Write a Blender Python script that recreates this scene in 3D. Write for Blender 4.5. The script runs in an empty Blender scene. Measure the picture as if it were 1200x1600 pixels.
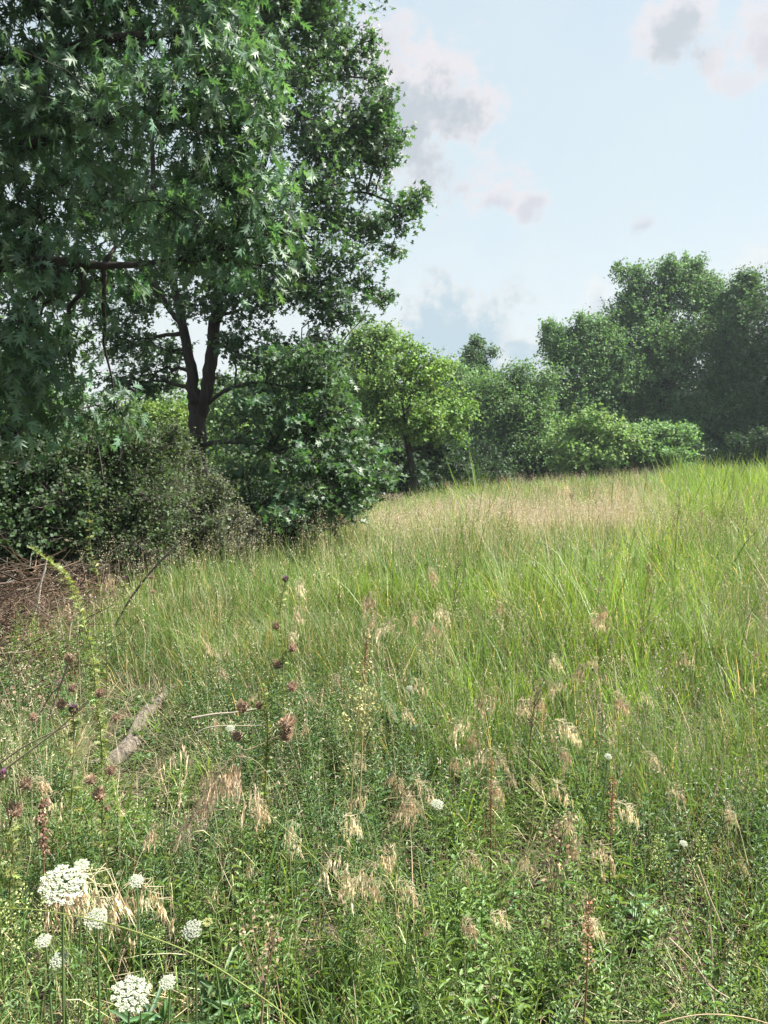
import bpy, math, random
import numpy as np
from mathutils import Vector

# ------------------------------------------------------------------ camera, sky, sun, exposure
SC = bpy.context.scene
COL = SC.collection
R = math.radians
FPX = 1209.0                     # focal length in pixels of the 1200x1600 photograph
EYE = 1.62
PITCH = math.atan(72.0 / FPX)
cam_d = bpy.data.cameras.new("camera")
cam = bpy.data.objects.new("camera", cam_d)
COL.objects.link(cam)
cam.location = (0, 0, EYE)
cam.rotation_euler = (R(90) - PITCH, 0, 0)
cam_d.sensor_fit = 'VERTICAL'
cam_d.sensor_height = 24.0
cam_d.lens = 24.0 * FPX / 1600.0
cam_d.clip_start = 0.05
cam_d.clip_end = 3000
SC.camera = cam
SC.render.resolution_x, SC.render.resolution_y = 768, 1024

SUN_EL, SUN_AZ = 52.0, 84.0      # azimuth clockwise from +Y (the view direction)
SC.view_settings.view_transform = 'Standard'
SC.view_settings.look = 'None'
SC.view_settings.gamma = 1.0
SC.view_settings.exposure = 1.9
sun_d = bpy.data.lights.new("sun", 'SUN')
sun_d.energy = 5.0
sun_d.angle = R(1.2)
sun_d.color = (1.0, 0.95, 0.86)
sun = bpy.data.objects.new("sun", sun_d)
COL.objects.link(sun)
sd = Vector((math.sin(R(SUN_AZ)) * math.cos(R(SUN_EL)), math.cos(R(SUN_AZ)) * math.cos(R(SUN_EL)), math.sin(R(SUN_EL))))
sun.rotation_euler = (-sd).to_track_quat('-Z', 'Y').to_euler()
sun.location = sd * 60

CP, SP = math.cos(PITCH), math.sin(PITCH)
def at(px, py, y):
    """world point on the photo's line of sight (px,py) at depth y metres north"""
    rx, ru = (px - 600) / FPX, (800 - py) / FPX
    dy, dz = CP + ru * SP, -SP + ru * CP
    t = y / dy
    return np.array([rx * t, y, EYE + dz * t])
def skydir(px, py):
    v = at(px, py, 1.0) - np.array([0, 0, EYE])
    return v / np.linalg.norm(v)

def build_world():
    w = bpy.data.worlds.new("World")
    SC.world = w
    w.use_nodes = True
    nt = w.node_tree
    nt.nodes.clear()
    N, L = nt.nodes.new, nt.links.new
    def math_(op, a, b=None, c=None, clamp=False):
        n = N('ShaderNodeMath'); n.operation = op; n.use_clamp = clamp
        for i, v in enumerate((a, b, c)):
            if v is None: continue
            if isinstance(v, (int, float)): n.inputs[i].default_value = v
            else: L(v, n.inputs[i])
        return n.outputs[0]
    def mix(f, a, b):
        n = N('ShaderNodeMix'); n.data_type = 'RGBA'
        for s, v in ((n.inputs[0], f), (n.inputs[6], a), (n.inputs[7], b)):
            if isinstance(v, tuple): s.default_value = (*v, 1)
            elif isinstance(v, float): s.default_value = v
            else: L(v, s)
        return n.outputs[2]
    tc = N('ShaderNodeTexCoord').outputs['Generated']
    nz = N('ShaderNodeTexNoise'); nz.inputs['Scale'].default_value = 7.0; nz.inputs['Detail'].default_value = 7; nz.inputs['Roughness'].default_value = .58
    L(tc, nz.inputs['Vector'])
    nz2 = N('ShaderNodeTexNoise'); nz2.inputs['Scale'].default_value = 22.0; nz2.inputs['Detail'].default_value = 9; nz2.inputs['Roughness'].default_value = .62
    L(tc, nz2.inputs['Vector'])
    nz3 = N('ShaderNodeTexNoise'); nz3.inputs['Scale'].default_value = 60.0; nz3.inputs['Detail'].default_value = 8; nz3.inputs['Roughness'].default_value = .6
    L(tc, nz3.inputs['Vector'])
    sep = N('ShaderNodeSeparateColor'); L(nz.outputs['Color'], sep.inputs[0])
    def dot(v):
        n = N('ShaderNodeVectorMath'); n.operation = 'DOT_PRODUCT'
        L(tc, n.inputs[0]); n.inputs[1].default_value = tuple(v); return n.outputs['Value']
    def smooth(x, a, b):
        n = N('ShaderNodeMapRange'); n.interpolation_type = 'SMOOTHSTEP'
        L(x, n.inputs[0]); n.inputs[1].default_value = a; n.inputs[2].default_value = b
        return n.outputs[0]
    sky = N('ShaderNodeTexSky'); sky.sky_type = 'NISHITA'; sky.sun_disc = False
    sky.sun_elevation = R(SUN_EL); sky.sun_rotation = R(SUN_AZ)
    sky.air_density = 1.0; sky.dust_density = 1.5; sky.ozone_density = 1.5
    col = sky.outputs[0]
    # thin milky veil, thicker low down
    z = dot((0, 0, 1))
    veil = smooth(z, 0.75, 0.0)
    veil = math_('MULTIPLY_ADD', veil, 0.22, 0.76)
    streak = math_('MULTIPLY', math_('SUBTRACT', sep.outputs[1], 0.5), 0.35)
    veil = math_('ADD', veil, streak, clamp=True)
    vcol = mix(smooth(z, 0.40, 0.02), (3.4, 3.95, 4.15), (4.0, 4.22, 4.25))
    col = mix(veil, col, vcol)
    def cloud(px, py, rx, ry, halo, core, amt=1.0, warp=0.9, soft=0.75, coreoff=(0, 0.25), coresz=.62):
        nonlocal col
        c = skydir(px, py)
        r = np.cross(c, (0, 0, 1)); r /= np.linalg.norm(r)
        u = np.cross(r, c)
        sc = 1.0 / np.linalg.norm([(px - 600) / FPX, (py - 800) / FPX, 1.0]) / FPX
        a, b = rx * sc, ry * sc
        X = math_('DIVIDE', dot(r), a); Y = math_('DIVIDE', dot(u), b)
        wx = math_('MULTIPLY', math_('SUBTRACT', sep.outputs[0], .5), warp * 3.2)
        wy = math_('MULTIPLY', math_('SUBTRACT', sep.outputs[2], .5), warp * 3.2)
        X = math_('ADD', X, wx); Y = math_('ADD', Y, wy)
        nn = math_('ADD', math_('MULTIPLY', math_('SUBTRACT', nz2.outputs['Fac'], .5), 2.6), math_('MULTIPLY', math_('SUBTRACT', nz3.outputs['Fac'], .5), 1.7))
        def ell(ox, oy, s):
            xx = math_('MULTIPLY', math_('ADD', X, -ox), 1 / s); yy = math_('MULTIPLY', math_('ADD', Y, oy), 1 / s)
            d = math_('SQRT', math_('ADD', math_('MULTIPLY', xx, xx), math_('MULTIPLY', yy, yy)))
            return math_('ADD', d, nn)
        front = smooth(dot(c), 0.0, 0.3)
        m = math_('MULTIPLY', math_('MULTIPLY', smooth(ell(0, 0, 1), 1.15, 1.15 - soft), amt), front)
        col = mix(m, col, halo)
        m2 = math_('MULTIPLY', math_('MULTIPLY', smooth(ell(coreoff[0], coreoff[1], coresz), 1.2, .2), amt), front)
        col = mix(m2, col, core)
    PINK, GREY, BLUE, WHITE = (3.95, 3.82, 3.98), (2.5, 2.8, 3.08), (2.35, 3.05, 3.5), (4.1, 4.15, 4.15)
    cloud(655, 190, 130, 110, PINK, GREY, .9)
    cloud(610, 60, 70, 60, PINK, (3.3, 3.35, 3.6), .7)
    cloud(1068, 55, 70, 65, PINK, GREY, .8, coreoff=(0, .3))
    cloud(1185, 40, 50, 60, PINK, (3.2, 3.2, 3.5), .8)
    cloud(1140, 120, 45, 35, PINK, (3.6, 3.5, 3.8), .5)
    cloud(790, 295, 52, 30, PINK, (3.0, 3.1, 3.45), .8, soft=.9, warp=1.2)
    cloud(842, 325, 32, 44, PINK, (3.0, 3.1, 3.45), .75, soft=.9, warp=1.2)
    cloud(1003, 350, 26, 16, (3.5, 3.6, 3.9), (2.7, 2.95, 3.3), .75)
    cloud(715, 535, 120, 74, WHITE, BLUE, .85, warp=.5, soft=.35, coreoff=(0, .08), coresz=1.12)
    cloud(815, 560, 52, 55, WHITE, BLUE, .75, warp=.5, soft=.4, coreoff=(0, .12), coresz=1.08)
    cloud(935, 465, 30, 42, WHITE, (2.9, 3.35, 3.7), .6, warp=.5)
    cloud(1195, 415, 50, 45, WHITE, (2.6, 3.1, 3.5), .6, warp=.5)
    bg = N('ShaderNodeBackground'); bg.inputs[1].default_value = 0.058
    L(col, bg.inputs[0])
    out = N('ShaderNodeOutputWorld'); L(bg.outputs[0], out.inputs[0])
build_world()

# ------------------------------------------------------------------ helpers
rng = np.random.default_rng(7)
random.seed(7)
def U(a, b, n=None): return rng.uniform(a, b, n)
def nrm(v): return v / np.maximum(np.linalg.norm(v, axis=-1, keepdims=True), 1e-9)
def sstep(x, a, b):
    t = np.clip((x - a) / (b - a), 0, 1); return t * t * (3 - 2 * t)
_G = rng.random((64, 64))
def vnoise(x, y, s=1.0, o=0):
    x = np.asarray(x, float) / s + o * 7.3 + 100; y = np.asarray(y, float) / s + o * 3.1 + 100
    xi, yi = np.floor(x).astype(int), np.floor(y).astype(int)
    fx, fy = x - xi, y - yi
    fx, fy = fx * fx * (3 - 2 * fx), fy * fy * (3 - 2 * fy)
    g = lambda a, b: _G[a % 64, b % 64]
    return (g(xi, yi) * (1 - fx) + g(xi + 1, yi) * fx) * (1 - fy) + (g(xi, yi + 1) * (1 - fx) + g(xi + 1, yi + 1) * fx) * fy

def ground_z(x, y):
    x = np.asarray(x, float); y = np.asarray(y, float)
    right = sstep(x, -2, 15)
    z = (-.05 + 0.86 * right) * sstep(y, 9, 36)
    z = z - 0.9 * sstep(y, 44, 75)
    z = z + 0.10 * (vnoise(x, y, 5.0) - .5) + 0.04 * (vnoise(x, y, 1.1, 3) - .5)
    z = z - 0.05 * (1 - sstep(y, 1.0, 4.0))
    return z

def field_edge(y):      # x of the wood's edge; the meadow lies to its right
    return np.interp(y, [0, 3, 5, 7, 9, 11, 14, 20, 27, 32, 40, 50, 90], [-2.6, -2.6, -2.3, -2.9, -3.4, -3.4, -2.5, -2.0, -1.3, -1.5, -3.5, -6, -10])
def field_far(x):       # y of the far wood's edge
    return np.interp(x, [-8, -1, 1, 3, 6, 12, 20, 30], [24, 26, 30, 36, 42, 44, 42, 38])

class MB:
    def __init__(s): s.v = []; s.l = []; s.n = []; s.c = []; s.k = 0
    def add(s, V, F, c):
        V = np.asarray(V, float).reshape(-1, 3); F = np.asarray(F, int)
        if F.size == 0: return
        s.v.append(V); s.l.append((F + s.k).ravel()); s.n.append(np.full(len(F), F.shape[1]))
        c = np.asarray(c, float)
        s.c.append(np.broadcast_to(c, (len(V), 3)) if c.ndim == 1 else c)
        s.k += len(V)
    def build(s, name, mat, parent=None, smooth=False):
        me = bpy.data.meshes.new(name)
        V = np.concatenate(s.v).astype(np.float32); Lp = np.concatenate(s.l).astype(np.int32); Nn = np.concatenate(s.n)
        C = np.concatenate(s.c)
        me.vertices.add(len(V)); me.vertices.foreach_set('co', V.ravel())
        me.loops.add(len(Lp)); me.loops.foreach_set('vertex_index', Lp)
        me.polygons.add(len(Nn))
        st = np.zeros(len(Nn), np.int32); st[1:] = np.cumsum(Nn)[:-1]
        me.polygons.foreach_set('loop_start', st)
        if smooth: me.polygons.foreach_set('use_smooth', np.ones(len(Nn), bool))
        me.update(calc_edges=True)
        at_ = me.attributes.new('Col', 'BYTE_COLOR', 'POINT')
        cc = np.ones((len(V), 4), np.float32); cc[:, :3] = np.clip(C, 0, 1)
        at_.data.foreach_set('color', cc.ravel())
        me.materials.append(mat)
        o = bpy.data.objects.new(name, me); COL.objects.link(o); o.parent = parent
        return o

def tubes(mb, P, Rr, col, sides=5):
    """P (N,K,3) centre lines, Rr (N,K) radii"""
    P = np.asarray(P, float); Rr = np.asarray(Rr, float)
    if P.ndim == 2: P = P[None]; Rr = Rr[None]
    N, K, _ = P.shape
    T = nrm(np.gradient(P, axis=1))
    ref = np.where(np.abs(T[:, :1, 2:3]) > .9, np.array([1., 0, 0]), np.array([0, 0, 1.]))
    ref = np.broadcast_to(ref, P.shape)
    A = nrm(np.cross(T, ref)); B = np.cross(T, A)
    a = np.linspace(0, 2 * np.pi, sides, endpoint=False)
    V = P[:, :, None] + Rr[:, :, None, None] * (A[:, :, None] * np.cos(a)[:, None] + B[:, :, None] * np.sin(a)[:, None])
    i = np.arange(N)[:, None, None] * K * sides; k = np.arange(K - 1)[None, :, None] * sides; j = np.arange(sides)[None, None]
    j2 = (j + 1) % sides
    F = np.stack([i + k + j, i + k + j2, i + k + sides + j2, i + k + sides + j], -1).reshape(-1, 4)
    col = np.asarray(col, float)
    if col.ndim == 2: col = np.repeat(col, K * sides, axis=0)
    mb.add(V, F, col)
    if N == 1 and sides >= 5:
        mb.add(V[0, -1], [list(range(sides))], col if col.ndim == 1 else col[:sides])

def curve(pts, n):
    """Catmull-Rom through pts -> n samples"""
    p = np.asarray(pts, float); p = np.vstack([2 * p[0] - p[1], p, 2 * p[-1] - p[-2]])
    t = np.linspace(0, len(p) - 3 - 1e-6, n); i = t.astype(int); f = (t - i)[:, None]
    a, b, c, d = p[i], p[i + 1], p[i + 2], p[i + 3]
    return .5 * (2 * b + (c - a) * f + (2 * a - 5 * b + 4 * c - d) * f ** 2 + (3 * b - a - 3 * c + d) * f ** 3)

# leaf templates: (u along, v across, w up), faces
def T_diamond(): return np.array([(0, 0, 0), (.45, .5, .05), (1, 0, -.06), (.45, -.5, .05)], float), [np.array([[0, 1, 2, 3]])]
def T_fold(): return np.array([(0, 0, 0), (.3, .42, .1), (.72, .32, .05), (1, 0, -.15), (.72, -.32, .05), (.3, -.42, .1), (.5, 0, -.03)], float), \
    [np.array([[0, 6, 2, 1], [0, 5, 4, 6]]), np.array([[6, 3, 2], [6, 4, 3]])]
def T_oak():
    V = [(0, 0, 0), (.2, 0, 0), (.48, 0, 0), (.76, 0, -.04), (1.08, 0, -.14)]
    q, t = [], []
    for s in (1, -1):
        b = len(V)
        V += [(.13, s * .03, .01), (.30, s * .30, .05), (.27, s * .05, .02), (.60, s * .50, .04), (.48, s * .06, .02), (.88, s * .42, -.02), (.72, s * .07, -.02), (.90, s * .12, -.08)]
        f = (lambda a: a) if s > 0 else (lambda a: a[::-1])
        q += [f([0, 1, b + 2, b]), f([1, 2, b + 4, b + 2]), f([2, 3, b + 6, b + 4])]
        t += [f([b, b + 2, b + 1]), f([b + 2, b + 4, b + 3]), f([b + 4, b + 6, b + 5]), f([3, 4, b + 6])]
    return np.array(V, float), [np.array(q), np.array(t)]
def T_star():   # oak leaf seen small: five points
    V = [(0, 0, 0), (.45, 0, 0), (1.05, 0, -.12), (.35, .1, .02), (.62, .52, .06), (.7, .12, 0), (.35, -.1, .02), (.62, -.52, .06), (.7, -.12, 0), (.2, .34, .05), (.2, -.34, .05)]
    t = [[0, 1, 3], [0, 3, 9], [1, 5, 4], [3, 1, 4], [1, 2, 5], [0, 6, 1], [0, 10, 6], [1, 7, 8], [6, 7, 1], [1, 8, 2]]
    return np.array(V, float), [np.array(t)]
OAK, STAR, DIA, FOLD = T_oak(), T_star(), T_diamond(), T_fold()

def stamp(mb, T, O, D, Nn, size, col, aspect=1.0):
    O = np.atleast_2d(O); N = len(O)
    if N == 0: return
    D = nrm(np.broadcast_to(D, O.shape)); Nn = np.broadcast_to(Nn, O.shape)
    S = nrm(np.cross(Nn, D)); W = np.cross(D, S)
    size = np.broadcast_to(size, (N,)); t, Fs = T; m = len(t)
    asp = np.broadcast_to(aspect, (N,))
    V = O[:, None] + size[:, None, None] * (t[None, :, :1] * D[:, None] + t[None, :, 1:2] * asp[:, None, None] * S[:, None] + t[None, :, 2:] * W[:, None])
    c = np.asarray(col, float)
    c = np.repeat(c, m, axis=0) if c.ndim == 2 else c
    V = V.reshape(-1, 3)
    base = (np.arange(N) * m)[:, None, None]
    k0 = mb.k
    for q, F in enumerate(Fs):
        FF = (F[None] + base).reshape(-1, F.shape[1])
        if q == 0: mb.add(V, FF, c)
        else: mb.l.append((FF + k0).ravel()); mb.n.append(np.full(len(FF), FF.shape[1]))

def sphere_pts(n, up=0.0):
    v = rng.normal(size=(n, 3)); v[:, 2] += up; return nrm(v)
def vary(c, n, a=.25, hue=.08):
    c = np.asarray(c, float); k = np.exp(rng.normal(0, a, (n, 1)))
    h = 1 + rng.normal(0, hue, (n, 3)) * np.array([1, .35, .8]); return np.clip(c * k * h, 0, 1)

# ------------------------------------------------------------------ materials
def nodes(name):
    m = bpy.data.materials.new(name); m.use_nodes = True
    nt = m.node_tree; nt.nodes.clear(); return m, nt, nt.nodes.new, nt.links.new
def leaf_mat(name, rough=.5, trans=.35, spec=.5, tintvar=True, transcol=(1.5, 1.35, .55)):
    m, nt, N, L = nodes(name)
    a = N('ShaderNodeAttribute'); a.attribute_name = 'Col'
    oi = N('ShaderNodeObjectInfo')
    hsv = N('ShaderNodeHueSaturation')
    mr = N('ShaderNodeMapRange'); L(oi.outputs['Random'], mr.inputs[0]); mr.inputs[3].default_value = .85; mr.inputs[4].default_value = 1.15
    L(mr.outputs[0], hsv.inputs['Value']); L(a.outputs['Color'], hsv.inputs['Color'])
    p = N('ShaderNodeBsdfPrincipled'); L(hsv.outputs[0], p.inputs['Base Color'])
    p.inputs['Roughness'].default_value = rough; p.inputs['Specular IOR Level'].default_value = spec
    mul = N('ShaderNodeMix'); mul.data_type = 'RGBA'; mul.blend_type = 'MULTIPLY'; mul.inputs[0].default_value = 1
    L(hsv.outputs[0], mul.inputs[6]); mul.inputs[7].default_value = (*transcol, 1)
    t = N('ShaderNodeBsdfTranslucent'); L(mul.outputs[2], t.inputs[0])
    mx = N('ShaderNodeMixShader'); mx.inputs[0].default_value = trans
    L(p.outputs[0], mx.inputs[1]); L(t.outputs[0], mx.inputs[2])
    o = N('ShaderNodeOutputMaterial'); L(mx.outputs[0], o.inputs[0])
    return m
def bark_mat(name, c1, c2, scale=9, bump=.6):
    m, nt, N, L = nodes(name)
    tc = N('ShaderNodeTexCoord'); mp = N('ShaderNodeMapping'); mp.inputs['Scale'].default_value = (scale, scale, scale * .18)
    L(tc.outputs['Object'], mp.inputs[0])
    n = N('ShaderNodeTexNoise'); n.inputs['Scale'].default_value = 2.2; n.inputs['Detail'].default_value = 8; n.inputs['Roughness'].default_value = .65
    L(mp.outputs[0], n.inputs['Vector'])
    r = N('ShaderNodeValToRGB'); r.color_ramp.elements[0].position = .35; r.color_ramp.elements[1].position = .68
    r.color_ramp.elements[0].color = (*c1, 1); r.color_ramp.elements[1].color = (*c2, 1)
    L(n.outputs['Fac'], r.inputs[0])
    p = N('ShaderNodeBsdfPrincipled'); L(r.outputs[0], p.inputs['Base Color']); p.inputs['Roughness'].default_value = .9
    b = N('ShaderNodeBump'); b.inputs['Strength'].default_value = bump; b.inputs['Distance'].default_value = .03
    L(n.outputs['Fac'], b.inputs['Height']); L(b.outputs[0], p.inputs['Normal'])
    o = N('ShaderNodeOutputMaterial'); L(p.outputs[0], o.inputs[0]); return m
def soil_mat():
    m, nt, N, L = nodes('soil')
    tc = N('ShaderNodeTexCoord')
    n = N('ShaderNodeTexNoise'); n.inputs['Scale'].default_value = 3; n.inputs['Detail'].default_value = 10; n.inputs['Roughness'].default_value = .7
    n2 = N('ShaderNodeTexNoise'); n2.inputs['Scale'].default_value = 45; n2.inputs['Detail'].default_value = 6
    v = N('ShaderNodeTexVoronoi'); v.inputs['Scale'].default_value = 60
    for q in (n, n2, v): L(tc.outputs['Object'], q.inputs['Vector'])
    r = N('ShaderNodeValToRGB'); e = r.color_ramp.elements
    e[0].position = .3; e[0].color = (.030, .022, .015, 1); e[1].position = .7; e[1].color = (.095, .072, .048, 1)
    L(n.outputs['Fac'], r.inputs[0])
    r2 = N('ShaderNodeValToRGB'); e = r2.color_ramp.elements
    e[0].position = .45; e[0].color = (.5, .5, .5, 1); e[1].position = .72; e[1].color = (1.7, 1.6, 1.4, 1)
    L(n2.outputs['Fac'], r2.inputs[0])
    mx = N('ShaderNodeMix'); mx.data_type = 'RGBA'; mx.blend_type = 'MULTIPLY'; mx.inputs[0].default_value = 1
    L(r.outputs[0], mx.inputs[6]); L(r2.outputs[0], mx.inputs[7])
    p = N('ShaderNodeBsdfPrincipled'); p.inputs['Roughness'].default_value = .95; L(mx.outputs[2], p.inputs['Base Color'])
    ad = N('ShaderNodeMath'); ad.operation = 'ADD'; L(n2.outputs['Fac'], ad.inputs[0]); L(v.outputs['Distance'], ad.inputs[1])
    b = N('ShaderNodeBump'); b.inputs['Strength'].default_value = .8; b.inputs['Distance'].default_value = .02
    L(ad.outputs[0], b.inputs['Height']); L(b.outputs[0], p.inputs['Normal'])
    o = N('ShaderNodeOutputMaterial'); L(p.outputs[0], o.inputs[0]); return m
M_OAK = leaf_mat('oak_leaf', .5, .36, .38, transcol=(1.1, 1.35, .55))
M_LEAF = leaf_mat('tree_leaf', .65, .35, .3, transcol=(1.15, 1.3, .6))
M_GRASS = leaf_mat('grass_blade', .5, .42, .35, transcol=(1.35, 1.3, .6))
M_FORB = leaf_mat('forb_leaf', .5, .35, .4)
M_DRY = leaf_mat('dry_stem', .7, .25, .25, transcol=(1.1, 1.0, .8))
M_PETAL = leaf_mat('petal', .7, .35, .2, transcol=(1, 1, 1))
M_BARK = bark_mat('dark_bark', (.012, .009, .008), (.045, .036, .030))
M_GREYBARK = bark_mat('grey_bark', (.05, .045, .038), (.16, .14, .12))
M_LOG = bark_mat('weathered_log', (.04, .033, .027), (.22, .185, .15), 22, .9)
M_SOIL = soil_mat()

def tag(o, label=None, cat=None, group=None, kind=None):
    if label: o['label'] = label
    if cat: o['category'] = cat
    if group: o['group'] = group
    if kind: o['kind'] = kind
    return o
def thing(name, loc, label, cat, group=None):
    o = bpy.data.objects.new(name, None); COL.objects.link(o); o.location = tuple(loc); o.empty_display_size = .1
    return tag(o, label, cat, group)
def dup(root, loc, rz, s=1.0, label=None, group=None, tilt=0.0):
    r = root.copy(); COL.objects.link(r); r.location = tuple(loc); r.rotation_euler = (U(-tilt, tilt), U(-tilt, tilt), rz); r.scale = (s, s, s)
    if label: r['label'] = label
    if group: r['group'] = group
    for ch in list(root.children):
        c = ch.copy(); COL.objects.link(c); c.parent = r
        for g in ch.children:
            d = g.copy(); COL.objects.link(d); d.parent = c
    return r

# ------------------------------------------------------------------ ground
def build_ground():
    g = np.concatenate([-np.geomspace(600, 14, 24), np.linspace(-13.5, 13.5, 136), np.geomspace(14, 600, 24)])
    gy = np.concatenate([-np.geomspace(300, 2, 14), np.linspace(-1.8, 16, 120), np.linspace(16.4, 80, 90), np.geomspace(82, 900, 20)])
    X, Y = np.meshgrid(g, gy); Z = ground_z(X, Y)
    V = np.stack([X, Y, Z], -1).reshape(-1, 3); w = len(g); h = len(gy)
    i = (np.arange(h - 1)[:, None] * w + np.arange(w - 1)).ravel()
    mb = MB(); mb.add(V, np.stack([i, i + 1, i + w + 1, i + w], -1), (.1, .08, .05))
    tag(mb.build('ground', M_SOIL, smooth=True), 'dark bare soil under the meadow and the wood', kind='structure')
build_ground()

# ------------------------------------------------------------------ trees
def blob(px, py, d, rx, ry, rd=None):
    """foliage mass: centre on the photo's sight line at depth d, radii in photo pixels across and up, rd metres deep"""
    c = at(px, py, d); k = d / FPX
    return c, np.array([rx * k, rd if rd else (rx + ry) * .5 * k, ry * k])

def make_tree(name, label, base, limbs, blobs, leafT, leaf, col, n_tips, per_tip, spray=.35, cat='tree', group=None,
              clusters=7, cl_s=.33, bark=None, twig=.006, limb_r=None, branch_r=.05, droop=.15, colvar=.3, mat=None, gap=0.0, aspect=1.0, local=False, up=.9):
    """limbs: list of polylines [(x,y,z,r)...]; blobs: list of (centre, radii)."""
    base = np.array(base, float)
    root = thing(name, base, label, cat, group)
    tb, lb = MB(), MB()
    node, nrad = [], []
    for lm in limbs:
        lm = np.asarray(lm, float); n = max(8, 5 * len(lm))
        P = curve(lm, n)
        P[1:-1, :3] += rng.normal(0, 1, (n - 2, 3)) * (P[1:-1, 3:] * .12)
        tubes(tb, P[:, :3] - base, P[:, 3], (.1, .1, .1), 10)
        node.append(P[:, :3]); nrad.append(P[:, 3])
    node = np.concatenate(node); nrad = np.concatenate(nrad)
    vol = np.array([np.prod(r) ** (2 / 3) for c, r in blobs]); vol /= vol.sum()
    allc = []
    tips = []; tips_c = []
    for (c, r), f in zip(blobs, vol):
        # branch from the framework to the mass
        dd = np.linalg.norm(node - c, axis=1) + np.maximum(node[:, 2] - c[2], 0) * 1.5
        i = int(np.argmin(dd)); a = node[i]; L = np.linalg.norm(c - a)
        k = 7; t = np.linspace(0, 1, k)[:, None]
        P = a + (c - a) * t + np.array([0, 0, 1]) * (np.sin(t * np.pi) * L * U(-.08, .14)) + rng.normal(0, .03 * L, (k, 3)) * np.sin(t * np.pi)
        r0 = min(nrad[i] * .75, branch_r * (L * .25 + .6))
        rr = np.linspace(r0, max(r0 * .3, twig * 1.5), k)
        tubes(tb, P - base, rr, (.1, .1, .1), 6)
        nc = clusters
        q = sphere_pts(nc) * r * (U(.35, .95, nc) ** .6)[:, None]
        C = c + q
        sub = []
        for cc in C:
            jj = int(np.argmin(np.linalg.norm(P - cc, axis=1) + 0.3 * L * (np.arange(k) < 2))); s = P[jj]
            t5 = np.linspace(0, 1, 5)[:, None]; LL = np.linalg.norm(cc - s)
            Q = s + (cc - s) * t5 + rng.normal(0, .06 * LL, (5, 3)) * np.sin(t5 * np.pi)
            sub.append(Q)
        tubes(tb, np.array(sub) - base, np.linspace(max(rr[-1], twig * 2), twig * 1.3, 5)[None].repeat(nc, 0), (.1, .1, .1), 4)
        nt = max(6, int(n_tips * f))
        ci = rng.integers(0, nc, nt)
        tp = C[ci] + rng.normal(0, 1, (nt, 3)) * r * cl_s * np.array([1, 1, .8])
        SN = np.array(sub)[:, :, :].reshape(-1, 3)
        D = ((tp[:, None] - SN[None]) ** 2).sum(-1); src = SN[D.argmin(1)]
        keep = np.ones(nt, bool)
        mid = (src + tp) / 2 + rng.normal(0, .04, (nt, 3))
        tubes(tb, np.stack([src, mid, tp], 1)[keep] - base, np.array([twig, twig * .8, twig * .4])[None].repeat(keep.sum(), 0), (.1, .1, .1), 3)
        tips.append(tp); tips_c.append(nrm(tp - c + 1e-6))
    TP = np.concatenate(tips); TC = np.concatenate(tips_c)
    n = len(TP) * per_tip
    tdir = nrm(TC * .6 + sphere_pts(len(TP)) * .8)
    o = np.repeat(TP, per_tip, 0) + np.repeat(tdir, per_tip, 0) * U(-.9, .6, (n, 1)) * spray + sphere_pts(n) * spray * .35 * U(.2, 1, (n, 1))
    D = nrm(np.repeat(tdir, per_tip, 0) * .5 + sphere_pts(n) * .9 + np.array([0, 0, -droop * 2.2]))
    Nn = nrm(np.array([0, 0, up]) + sphere_pts(n) * .75)
    cc = np.repeat(vary(col, len(TP), colvar * .6, .07), per_tip, 0) * vary((1, 1, 1), n, colvar * .5, .06)
    stamp(lb, leafT, o - base, D, Nn, leaf * U(.45, 1.2, n), np.clip(cc, 0, 1), aspect)
    tb.build('trunk', bark or M_BARK, root, True)
    lb.build('crown', mat or M_LEAF, root)
    return root

def P4(p, r): return (*p, r)

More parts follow.
